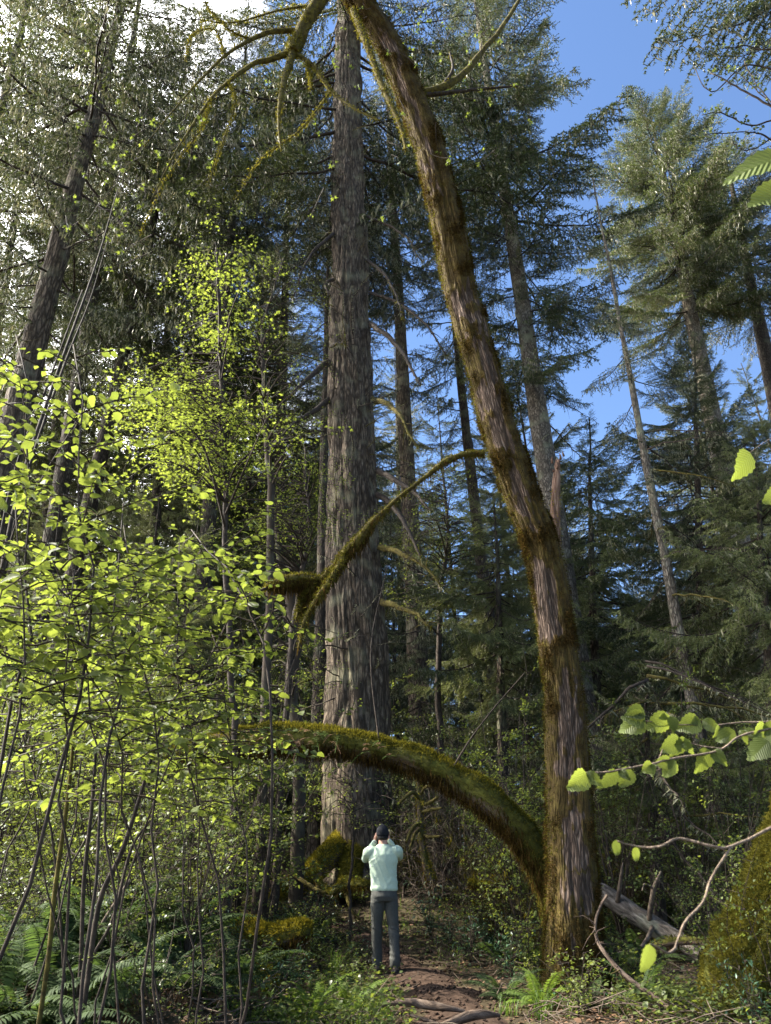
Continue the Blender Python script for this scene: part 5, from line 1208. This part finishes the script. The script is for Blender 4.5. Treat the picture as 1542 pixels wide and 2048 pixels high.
for k in range(2600):
    y = 6.5 + 12 * rng.random() ** 1.4; px = rng.uniform(0, 1560); x = (px - 771) / F_PX * y * .86
    if trail_dist(x, y) < (.5 if rng.random() < .97 else .1): continue
    l = rng.uniform(.1, .7); az = rng.uniform(0, 6.28); a = np.array([x, y, g1(x, y) + rng.uniform(.01, .16)]); d = np.array([math.cos(az), math.sin(az), rng.normal(0, .3)]) * l
    tw.tube(np.array([a - d / 2, a + rng.normal(0, .02, 3), a + d / 2]), [.004, .005, .002], 3, 0, cap=False)
tw.build('fallen_twigs', M['deadtwig'], kind='stuff')
gb = MB(); n = 5200
y = 7 + 8 * rng.random(n) ** 1.5; px = rng.uniform(250, 1300, n); x = (px - 771) / F_PX * y * .86
kp = (trail_dist(x, y) > .62) & (fbm(np.stack([x, y, 0 * x], -1), 5, 2) > .02); x, y = x[kp], y[kp]; n = len(x); z = gz(x, y); l = rng.uniform(.08, .26, n); az = rng.uniform(0, 6.28, n)
p0 = np.stack([x, y, z], -1); ld = np.stack([np.cos(az) * .4, np.sin(az) * .4, np.ones(n)], -1) * l[:, None]; sd = np.stack([-np.sin(az), np.cos(az), 0 * az], -1) * .004
gb.add(np.stack([p0 - sd, p0 + sd, p0 + ld * .6 + sd * .7, p0 + ld * .6 - sd * .7], 1).reshape(-1, 3), np.arange(4 * n).reshape(-1, 4)); gb.add(np.stack([p0 + ld * .6 - sd * .7, p0 + ld * .6 + sd * .7, p0 + ld + ld * [.5, .5, -.15]], 1).reshape(-1, 3), np.arange(3 * n).reshape(-1, 3))
gb.build('grass', M['grass'], kind='stuff')

# ------------------------------------------------------------------ stumps, logs, roots, mossy pieces
def woody(name, label, cat, rows, mt, moss_mat=None, moss_n=0, seed=0, furrow=.012, puff=.03, up=True, nu=28, nv=60, mlen=.04, extra=None, bias=.5, twigs=0):
    pts, rad = px_path(rows); b = pts[0].copy(); root = thing(name, label, cat, b); rng = np.random.default_rng(seed)
    def mf(pos, d, t): return np.clip(bias + .5 * d[:, 2] + .4 * fbm(pos * 4, seed, 2), 0, 1)
    me, V, dirs, ms = trunk_mesh('log', pts - b, rad, M[mt], nu, nv, furrow, 9, seed, mossfun=mf if mt in ('arch_bark', 'maple_bark') else None, puff=puff)
    o = link('wood', me, root)
    if twigs:
        mb = MB()
        for k in range(twigs):
            c = V[int(rng.integers(6, nv - 3)), int(rng.integers(0, nu))]; d = nrm(rng.normal(0, 1, 3)); l = rng.uniform(.04, .22)
            mb.tube(np.array([c, c + d * l * .5 + rng.normal(0, .01, 3), c + d * l]), [.006, .004, .0015], 4, cap=False)
        mb.build('side_twig', M[mt], root, kind='stuff')
    if moss_n:
        mb = MB(); pv = V.reshape(-1, 3); dv = dirs.reshape(-1, 3); fuzz(mb, pv, dv, moss_n, mlen, .006, rng, .3, 0, np.clip(ms.reshape(-1), .05, 1) * (.2 + np.clip(dv[:, 2], 0, 1)))
        fuzz(mb, pv, np.tile([[0, 0, -1.]], (len(pv), 1)), moss_n // 6, mlen * 2.2, .006, rng, 1, 1, .05 + np.clip(-dv[:, 2], 0, 1)); mb.build('moss', [M[moss_mat], M['moss_brown']], o, kind='stuff')
    for rr, nm in (extra or []):
        p2, r2 = px_path(rr); c = catmull(p2, 14); mb = MB(); mb.tube(c - b, np.interp(np.linspace(0, 1, 14), np.linspace(0, 1, len(r2)), r2), 6)
        e = mb.build(nm, M[mt] if mt in ('mosstwig', 'deadtwig') else M['deadtwig' if mt == 'grey_wood' else 'mosstwig'], root, smooth=True)
    return root
woody('mossy_stump', 'leaning stump with shaggy golden moss left of the trail', 'stump', [(345, 1900, 9.6, 60), (365, 1850, 9.6, 60), (390, 1815, 9.6, 52), (412, 1775, 9.6, 40), (428, 1752, 9.6, 26), (434, 1738, 9.6, 10)], 'arch_bark', 'moss', 9000, 71, mlen=.06, bias=.8)
woody('mossy_log_piece', 'short rotten log capped with yellow moss beside the grass', 'log', [(480, 1890, 9.8, 36), (520, 1880, 9.8, 44), (565, 1872, 9.7, 42), (605, 1862, 9.6, 34), (612, 1861, 9.6, 20)], 'arch_bark', 'moss_gold_lit', 5000, 72, bias=.7)
woody('mossy_mound', 'yellow moss mound behind the white leaved sprig', 'moss mound', [(435, 1880, 10.4, 14), (460, 1862, 10.4, 34), (500, 1858, 10.4, 38), (530, 1868, 10.4, 16)], 'arch_bark', 'moss_gold_lit', 4200, 73, bias=.9)
woody('moss_lump', 'small round golden moss lump low in the middle', 'moss mound', [(520, 1935, 9.0, 12), (528, 1955, 8.9, 30), (540, 1975, 8.8, 26), (545, 1990, 8.8, 10)], 'arch_bark', 'moss_gold_lit', 2000, 74, bias=.9)
woody('fallen_log', 'grey lichen spotted fallen log sloping down right of the maple', 'log', [(1150, 1750, 11.8, 30), (1205, 1785, 11.5, 36), (1260, 1822, 11.2, 38), (1315, 1855, 11, 38), (1365, 1885, 10.8, 36), (1405, 1910, 10.6, 34)], 'grey_wood', None, 0, 75, .02, extra=[
    ([(1298, 1845, 11, 12), (1301, 1815, 10.9, 9), (1307, 1780, 10.8, 9), (1314, 1760, 10.75, 7), (1322, 1742, 10.7, 3)], 'branch_stub'), ([(1305, 1855, 10.9, 10), (1290, 1885, 10.7, 8), (1270, 1900, 10.6, 6), (1215, 1908, 10.6, 3)], 'branch_stub'), ([(1235, 1805, 11.2, 9), (1240, 1770, 11.1, 8), (1244, 1740, 11, 6), (1246, 1725, 11, 2)], 'branch_stub'), ([(1308, 1778, 10.8, 5), (1290, 1768, 10.75, 4), (1284, 1782, 10.7, 2)], 'branch_stub')])
woody('curved_branch', 'mossy curved branch arching over the fallen log to the right edge', 'branch', [(1300, 1898, 10, 12), (1340, 1885, 9.8, 15), (1400, 1884, 9.5, 14), (1450, 1905, 9.2, 12), (1500, 1935, 9, 10), (1550, 1965, 8.8, 8)], 'arch_bark', 'moss', 600, 76, .004, .008, nu=14)
woody('bare_branch', 'long bare knobbly branch curving down beside the maple foot', 'branch', [(1214, 1790, 8.0, 4), (1200, 1815, 8.0, 5), (1191, 1845, 8.0, 6), (1195, 1880, 8, 7), (1215, 1912, 7.9, 8), (1250, 1950, 7.8, 10), (1300, 1988, 7.7, 12), (1350, 2025, 7.5, 13), (1400, 2060, 7.3, 12)], 'root_wood', None, 0, 77, .006, nu=12, twigs=22, extra=[
    ([(1215, 1912, 7.9, 5), (1255, 1965, 7.9, 5), (1280, 2010, 7.8, 4)], 'side_twig'), ([(1268, 1990, 7.8, 4), (1290, 1983, 7.8, 4), (1318, 1990, 7.7, 3)], 'side_twig'), ([(1195, 1862, 8, 3), (1180, 1870, 8, 2)], 'side_twig'), ([(1240, 1940, 7.8, 3), (1222, 1948, 7.8, 2)], 'side_twig')])
woody('mossy_tree_base', 'broad mossy tree base filling the lower right corner', 'tree', [(1495, 2150, 7.6, 250), (1505, 2040, 7.6, 200), (1520, 1960, 7.65, 165), (1536, 1890, 7.7, 140), (1548, 1820, 7.8, 112), (1572, 1740, 7.85, 92), (1592, 1660, 7.9, 80), (1625, 1560, 8.0, 70), (1690, 1300, 8.3, 64)], 'arch_bark', 'moss', 60000, 78, .09, .15, nu=100, nv=160, mlen=.03, bias=.78)
woody('mossy_sapling', 'small dead tree with drooping golden mossy twigs right of the person', 'dead tree', [(862, 1760, 13, 18), (850, 1720, 13, 15), (843, 1670, 13, 13), (840, 1620, 13, 12), (838, 1585, 13, 9), (836, 1540, 13, 5)], 'arch_bark', 'moss_gold_lit', 900, 79, .004, .01, nu=14, bias=.5, extra=[
    ([(840, 1600, 13, 7), (825, 1585, 12.8, 8), (800, 1604, 12.6, 6)], 'mossy_twig'), ([(842, 1645, 13, 7), (826, 1655, 12.8, 8), (812, 1685, 12.6, 5)], 'mossy_twig'), ([(842, 1655, 13, 6), (828, 1672, 12.8, 7), (818, 1705, 12.6, 5)], 'mossy_twig'), ([(841, 1610, 13, 6), (858, 1606, 12.8, 8), (876, 1594, 12.6, 5)], 'mossy_twig'),
    ([(842, 1625, 13, 6), (860, 1620, 12.8, 8), (884, 1616, 12.6, 4)], 'mossy_twig'), ([(845, 1668, 13, 6), (856, 1674, 12.8, 8), (884, 1672, 12.6, 4)], 'mossy_twig'), ([(841, 1590, 13, 5), (850, 1575, 12.8, 6), (868, 1570, 12.6, 4)], 'mossy_twig')])
woody('mossy_branch', 'crooked mossy branch on the ground left of the person', 'branch', [(635, 1760, 13.2, 11), (660, 1785, 13, 13), (690, 1772, 12.8, 14), (715, 1768, 12.6, 13), (742, 1770, 12.4, 9)], 'arch_bark', 'moss', 1600, 80, .004, .012, nu=14, bias=.9, extra=[([(590, 1752, 13.4, 8), (615, 1768, 13.2, 8), (640, 1783, 13, 8), (662, 1788, 13, 6)], 'branch_stub'), ([(692, 1780, 12.8, 8), (700, 1815, 12.6, 7), (720, 1840, 12.5, 5)], 'branch_stub')])
woody('mossy_branch', 'crooked mossy stick lying right of the person under the arch', 'branch', [(938, 1765, 12, 7), (952, 1768, 12, 9), (980, 1772, 11.9, 9), (1005, 1766, 11.9, 9), (1022, 1760, 11.8, 5)], 'arch_bark', 'moss_gold_lit', 900, 81, .003, .01, nu=12, bias=.9)
woody('trail_root', 'long bare root lying across the trail at the bottom', 'root', [(765, 2012, 7.9, 6), (790, 2004, 7.85, 13), (830, 2006, 7.8, 17), (870, 2012, 7.75, 17), (895, 2016, 7.7, 12), (930, 2022, 7.7, 6)], 'root_wood', None, 0, 82, .006, nu=16)
woody('trail_root', 'bulging root at the bottom edge of the trail on the right', 'root', [(880, 2052, 7.3, 10), (930, 2034, 7.35, 20), (965, 2028, 7.4, 18), (1000, 2030, 7.45, 8)], 'root_wood', None, 0, 83, .006, nu=16)
woody('trail_root', 'thin root peeping from the trail dirt at the bottom', 'root', [(820, 2030, 7.5, 5), (850, 2040, 7.45, 9), (880, 2050, 7.4, 7)], 'root_wood', None, 0, 84, .004, nu=12)
# stake-like stems by the root flare and a pale dead stick
for rr, lab in [([(595, 1760, 13.8, 8), (591, 1720, 13.8, 8), (592, 1680, 13.8, 7), (620, 1620, 13.8, 4)], 'thin dark sapling stem standing before the mossy root flare'), ([(268, 1870, 8.8, 6), (285, 1810, 8.8, 6), (305, 1735, 8.8, 5)], 'pale upright dead stick among the ferns'),
                ([(150, 1960, 6.8, 9), (180, 1890, 6.8, 12), (215, 1830, 6.8, 12), (260, 1760, 6.8, 8)], 'pale peeling fern stalk leaning right at bottom left'), ([(330, 1900, 8.9, 5), (360, 1870, 8.9, 5), (372, 1856, 8.9, 4)], 'short pale stick beside the mossy stump')]:
    p2, r2 = px_path(rr); b = p2[0].copy(); mb = MB(); c = catmull(np.vstack([[p2[0][0], p2[0][1], min(p2[0][2], g1(p2[0][0], p2[0][1])) - .03], p2]), 16); mb.tube(c - b, np.linspace(r2[0], r2[-1], 16), 6)
    tag(mb.build('dead_stick', M['deadtwig'] if 'pale' in lab else M['twig'], None, smooth=True, loc=[float(q) for q in b]), lab, 'stick')
rng = np.random.default_rng(61)
for k in range(16):
    px = rng.uniform(40, 1500); y = rng.uniform(10.8, 15); x = float(P(px, 1800, y)[0])
    if trail_dist(x, y) < 1.1 or 690 < px < 850: continue
    b = np.array([x, y, g1(x, y) - .03]); h = rng.uniform(1.6, 4.2); e = np.array([rng.normal(0, .5) * h * .6, rng.normal(0, .3), h]); t = np.linspace(0, 1, 14)[:, None]
    c = e * np.concatenate([t ** 1.4, t ** 1.4, t], 1) + np.cumsum(rng.normal(0, .022, (14, 3)), 0); mb = MB(); mb.tube(c, .012 * (1 - .8 * t[:, 0]) + .002, 5)
    for j in range(7):
        q = int(rng.integers(5, 13)); d = nrm(rng.normal(0, 1, 3) + [0, 0, .4]); mb.tube(np.array([c[q], c[q] + d * .25, c[q] + d * .5]), [.005, .004, .001], 3, cap=False)
    tag(mb.build('bare_sapling', M['deadtwig'], None, smooth=True, loc=[float(q) for q in b]), 'thin bare leaning sapling ' + sector(px), 'sapling', 'thin bare saplings ' + sector(px))
# dark hazel stems crossing low on the left
for k, (rr, lab) in enumerate([([(175, 1960, 5.6, 18), (200, 1800, 5.6, 18), (245, 1700, 5.6, 16), (290, 1560, 5.6, 12), (330, 1420, 5.6, 8)], 'dark stem rising right through the lower left shrubs'), ([(160, 1950, 5.9, 14), (168, 1760, 5.9, 14), (185, 1600, 5.9, 12), (195, 1440, 5.9, 8)], 'upright dark stem in the lower left shrubs'), ([(95, 1930, 5.4, 16), (110, 1780, 5.4, 16), (135, 1600, 5.4, 14), (150, 1450, 5.4, 9)], 'pale mossy stem left of the upright dark stem'), ([(180, 1930, 5.8, 10), (225, 1840, 5.8, 12), (262, 1700, 5.8, 10), (300, 1640, 5.8, 6)], 'short crooked dark stem above the fallen ferns')]):
    p2, r2 = px_path(rr); b = p2[0].copy(); c = catmull(np.vstack([[p2[0][0], p2[0][1], g1(p2[0][0], p2[0][1]) - .03], p2]), 22); mb = MB(); mb.tube(c - b, np.interp(np.linspace(0, 1, 22), np.linspace(0, 1, len(r2) + 1), np.concatenate([[r2[0]], r2])) * .6, 7)
    tag(mb.build('shrub_stem', M['mosstwig'] if k == 2 else M['twig'], None, smooth=True, loc=[float(q) for q in b]), lab, 'stem')

# white-backed glossy sprig (oregon grape) by the moss, and the bright leafy seedling at the bottom
def sprig(name, label, px, py, y, n, L, mt, seed, width=LANCE, leaf=.07):
    rng = np.random.default_rng(seed); p = P(px, py, y); x = float(p[0]); b = np.array([x, y, g1(x, y)]); r = thing(name, label, 'plant', b); 
    mt_ = M[mt]; me = MB(); V, F = width; me.add(V, F); me = me.mesh('leaflet', mt_)
    for k in range(n):
        az = rng.uniform(0, 6.28); l = L * rng.uniform(.6, 1.1); t = np.linspace(0, 1, 8)[:, None]; d = np.array([math.cos(az), math.sin(az), 0]); c = d * l * t ** 1.1 + np.array([0, 0, l]) * (.95 * t - .55 * t ** 2)
        mb = MB(); mb.tube(c, .003, 4, cap=False); st = mb.build('stem', M['twig'], r); sdv = np.array([-d[1], d[0], 0])
        for q in range(2, 8):
            for s in (-1, 1):
                o = link('leaflet', me, r); Rm = frames(np.array([sdv * s + d * .35 + rng.normal(0, .1, 3)]), np.array([[rng.normal(0, .25), rng.normal(0, .25), 1.]]))[0]
                o.rotation_euler = Matrix([[float(v) for v in w] for w in Rm]).to_euler(); o.location = [float(v) for v in c[q]]; o.scale = (leaf * (1.1 - .05 * q),) * 3
    return r
M['white_leaf'] = leaf_mat('white_leaf', (.22, .27, .22), (.15, .2, .1), .3, .25, .3, .12)
sprig('white_sprig', 'silvery pinnate sprig lying before the yellow moss mound', 480, 1905, 9.7, 7, .42, 'white_leaf', 1)
sprig('oregon_grape', 'glossy pinnate shrub with shining leaves below the root flare', 645, 1830, 12.0, 7, .55, 'glossy_leaf', 2, leaf=.085)
sprig('leafy_seedling', 'bright green leafy seedling at the bottom left of the trail', 605, 2010, 8.0, 4, .26, 'grass', 3, LEAF_LO, .075)
sprig('maple_foot_plant', 'rounded leaflet plant against the front of the mossy maple foot', 1150, 1960, 8.35, 6, .38, 'glossy_leaf', 4, LEAF_LO, .055)

# ------------------------------------------------------------------ foreground hazel branch on the right, close to the camera
def fore_branch():
    b = P(1640, 1430, 1.7)
    root = thing('hazel_branch', 'close hazel branch with hanging serrated lime leaves entering from the right edge', 'branch', b); rngp = random.Random(7); rng = np.random.default_rng(7)
    def twig(rr):
        p2, r2 = px_path(rr); c = catmull(p2, 60); c = c + .0022 * np.stack([vnoise(c * 30, q) for q in (1, 2, 3)], -1); mb = MB(); mb.tube(c - b, np.interp(np.linspace(0, 1, 60), np.linspace(0, 1, len(r2)), r2) * .62 * (1 + .12 * vnoise(c * 60, 3)), 8); mb.build('twig', M['hazeltwig'], root, smooth=True)
    twig([(1640, 1430, 1.75, 9), (1542, 1458, 1.7, 8), (1480, 1472, 1.68, 7), (1440, 1500, 1.66, 7), (1340, 1520, 1.62, 7), (1300, 1528, 1.6, 6), (1240, 1540, 1.58, 6), (1172, 1546, 1.56, 5)])
    twig([(1640, 1428, 1.8, 8), (1560, 1440, 1.8, 7), (1490, 1445, 1.8, 5), (1400, 1452, 1.78, 4), (1270, 1440, 1.75, 3)]); twig([(1340, 1520, 1.62, 5), (1310, 1540, 1.62, 4), (1325, 1500, 1.62, 3)]); twig([(1445, 1498, 1.66, 4), (1400, 1490, 1.66, 4), (1355, 1478, 1.66, 3)])
    def lf(x0, y0, x1, y1, D, tilt=0.0, w=None):
        a, e = P(x0, y0, D), P(x1, y1, D - .012); l = np.linalg.norm(e - a) * rng.uniform(.82, 1.06); n = nrm(-FWD * (1 - abs(tilt)) + RIGHT * tilt + UP * .35 + rng.normal(0, .15, 3))
        put_leaf(root, a, nrm(e - a), n, l, b, rng=rngp)
    for q in [(1172, 1545, 1136, 1582, 1.56, .3), (1172, 1545, 1208, 1574, 1.56, -.2), (1235, 1542, 1210, 1575, 1.58, .5), (1240, 1541, 1262, 1562, 1.58, -.3), (1262, 1538, 1244, 1572, 1.59, .2), (1300, 1528, 1306, 1556, 1.6, -.3), (1305, 1528, 1276, 1550, 1.6, .3), (1350, 1520, 1334, 1555, 1.62, .2), (1342, 1522, 1306, 1530, 1.62, .4),
              (1290, 1440, 1232, 1436, 1.75, .1), (1290, 1438, 1246, 1462, 1.75, -.2), (1288, 1420, 1252, 1430, 1.75, .4), (1340, 1432, 1304, 1462, 1.76, .1), (1345, 1432, 1348, 1466, 1.76, -.2), (1330, 1430, 1318, 1438, 1.76, .5),
              (1360, 1478, 1324, 1505, 1.66, .3), (1362, 1478, 1392, 1508, 1.66, -.2), (1372, 1476, 1352, 1516, 1.66, .1), (1400, 1440, 1356, 1460, 1.78, .3), (1405, 1440, 1444, 1464, 1.78, -.2), (1395, 1436, 1385, 1448, 1.78, .6), (1470, 1462, 1440, 1484, 1.69, .3), (1480, 1460, 1500, 1486, 1.69, -.2), (1490, 1458, 1522, 1482, 1.7, .1), (1530, 1450, 1500, 1480, 1.7, .4),
              (1540, 1480, 1502, 1518, 1.66, .1), (1545, 1470, 1548, 1512, 1.66, -.3), (1420, 1500, 1396, 1546, 1.66, .2), (1425, 1500, 1452, 1530, 1.66, -.2), (1440, 1455, 1428, 1475, 1.75, .2), (1555, 1450, 1530, 1470, 1.7, .2)]: lf(*q)
    b2 = P(1640, 1600, 1.15)
    r2_ = thing('bare_hazel_twig', 'close bare forked brown twig with two small hanging leaves at right', 'twig', b2)
    for rr in ([(1650, 1590, 1.2, 11), (1542, 1655, 1.15, 10), (1465, 1692, 1.12, 9), (1420, 1690, 1.1, 8), (1360, 1676, 1.1, 8), (1320, 1694, 1.08, 7), (1280, 1695, 1.08, 6), (1235, 1682, 1.06, 5)], [(1465, 1692, 1.12, 8), (1440, 1722, 1.1, 8), (1418, 1765, 1.1, 8), (1405, 1800, 1.1, 8), (1372, 1840, 1.08, 8), (1360, 1870, 1.08, 7), (1352, 1896, 1.08, 6)]):
        p2, r2 = px_path(rr); c = catmull(p2, 60); c = c + .0022 * np.stack([vnoise(c * 30, q) for q in (1, 2, 3)], -1); mb = MB(); mb.tube(c - b2, np.interp(np.linspace(0, 1, 60), np.linspace(0, 1, len(r2)), r2) * .62 * (1 + .12 * vnoise(c * 60, 3)), 8); mb.build('twig', M['hazeltwig'], r2_, smooth=True)
    p2, r2 = px_path([(1352, 1896, 1.08, 5), (1335, 1906, 1.05, 3.5), (1312, 1892, 1.0, 3), (1300, 1888, .98, 2.5)]); mb = MB(); mb.tube(catmull(p2, 16) - b2, np.linspace(r2[0], r2[-1], 16), 6); mb.build('twig', M['hazeltwig'], r2_, smooth=True)
    for x0, y0, x1, y1, D in [(1300, 1888, 1290, 1942, .98), (1232, 1680, 1238, 1708, 1.06), (1272, 1694, 1276, 1720, 1.08)]:
        a, e = P(x0, y0, D), P(x1, y1, D); put_leaf(r2_, a, nrm(e - a), -FWD + RIGHT * .5, np.linalg.norm(e - a) * 1.1, b2, rng=rngp)
    for x0, y0, x1, y1, D, lab in [(1580, 318, 1484, 312, 1.1, 'lime leaf poking in at the right edge below the fir tips'), (1590, 385, 1512, 398, 1.0, 'lower rounded lime leaf at the right edge near the sky'), (1500, 905, 1482, 948, 1.7, 'small drooping lime leaf alone at the right'), (1560, 985, 1535, 1003, 1.5, 'leaf tip barely entering at the right edge')]:
        a, e = P(x0, y0, D), P(x1, y1, D - .02); rt = thing('hazel_leaf', lab, 'leaf', a); l = np.linalg.norm(e - a)
        o = put_leaf(rt, a, nrm(e - a), -FWD * .8 + UP * (.6 if y0 < 500 else .1) + RIGHT * .2, l * 1.08, a, rng=rngp); o.name = 'blade'
        mb = MB(); f = P(1640, y0 - 70, D + .1) - a; mb.tube(catmull([[0, 0, 0], f * .3 + [0, 0, .01], f * .65 + [0, 0, -.004], f], 20), np.linspace(.0010, .0022, 20), 6); mb.build('twig', M['hazeltwig'], rt, smooth=True)
fore_branch()

# ------------------------------------------------------------------ overhanging fir branch and budding twigs against the sky, top right
b = P(1640, -60, 8.5); root = thing('overhanging_fir_branch', 'dark overhanging fir branch tips in the upper right corner of sky', 'branch', b)
for k, (sx, sy, ex, ey, s) in enumerate([(1640, -60, 1300, 92, 1.0), (1640, 40, 1390, 110, 1.0), (1620, -80, 1255, -10, 1.0), (1650, 60, 1500, 150, 1.0), (1600, -60, 1400, 40, 1.0)]):
    a, e = P(sx, sy, 8.5), P(ex, ey, 8.3); d = e - a; L = np.linalg.norm(d); o = link('bough', BOUGH['dark'][k % 5], root)
    X = nrm(d); Y = nrm(np.cross([0, 0, 1.], X)); Z = np.cross(X, Y)
    o.rotation_euler = Matrix([[float(X[i]), float(Y[i]), float(Z[i])] for i in range(3)]).to_euler(); o.location = [float(q) for q in a - b]; o.scale = (L / 4, L / 4 * .8, L / 4 * .8)
rng = np.random.default_rng(55)
b = P(1650, 300, 5.0); root = thing('budding_branch', 'thin twigs with small opening buds against blue sky at right', 'branch', b); bd = MB(); V, F = LEAF_LO
for q in ([(1660, 330, 5, 8), (1560, 235, 5, 6), (1480, 190, 5, 5), (1420, 150, 5, 3)], [(1560, 235, 5, 5), (1500, 250, 5, 4), (1450, 230, 5, 3), (1400, 240, 5, 2)], [(1640, 330, 5, 6), (1540, 280, 5, 5), (1480, 270, 5, 3), (1390, 280, 5, 2)], [(1600, 160, 5, 5), (1500, 130, 5, 4), (1430, 180, 5, 3), (1392, 130, 5, 2)], [(1600, 100, 5, 5), (1540, 95, 5, 4), (1490, 85, 5, 3), (1440, 100, 5, 2)], [(1560, 235, 5, 4), (1530, 200, 5, 3), (1480, 150, 5, 2), (1450, 140, 5, 2)], [(1540, 280, 5, 3), (1500, 300, 5, 3), (1470, 285, 5, 2)], [(1570, 240, 5, 4), (1520, 170, 5, 3), (1500, 120, 5, 2)]):
    p2, r2 = px_path(q); c = catmull(p2, 20); c += np.cumsum(rng.normal(0, .006, c.shape), 0); mb = MB(); mb.tube(c - b, np.interp(np.linspace(0, 1, 20), np.linspace(0, 1, len(r2)), r2) * .8, 5); mb.build('twig', M['twig'], root)
    for k in range(4, 20):
        for j in range(int(rng.integers(0, 3))):
            d = nrm(rng.normal(0, 1, 3) + [0, 0, .5]); e = c[k] + d * .05; bd.tube(np.array([c[k], e]) - b, [.003, .002], 3, cap=False)
            for h in range(3): scatter(bd, LEAF_LO, np.array([e - b]), np.array([d + rng.normal(0, .6, 3)]), rng.normal(0, 1, (1, 3)), rng.uniform(.02, .04))
bd.build('bud', M['shrub_dark'], root, kind='stuff')
# pebbles and packed crumbs of soil on the trail
rng = np.random.default_rng(91); n = 900
k = rng.integers(8, 50, n); p = TRAIL[k] + rng.normal(0, .26, (n, 2)); r_ = rng.uniform(.006, .026, n) ** 1.0
base_v = np.array([[1, 0, 0], [-1, 0, 0], [0, 1, 0], [0, -1, 0], [0, 0, .7], [0, 0, -.7]], dtype=float); base_f = np.array([[0, 2, 4], [2, 1, 4], [1, 3, 4], [3, 0, 4], [2, 0, 5], [1, 2, 5], [3, 1, 5], [0, 3, 5]])
mb = MB(); az = rng.uniform(0, 6.28, n)
scatter(mb, (base_v, base_f), np.stack([p[:, 0], p[:, 1], gz(p[:, 0], p[:, 1]) + .048], -1), np.stack([np.cos(az), np.sin(az), rng.normal(0, .2, n)], -1), np.tile([[0.1, 0, 1.]], (n, 1)), r_)
mb.build('trail_gravel', M['dirt'], kind='stuff')
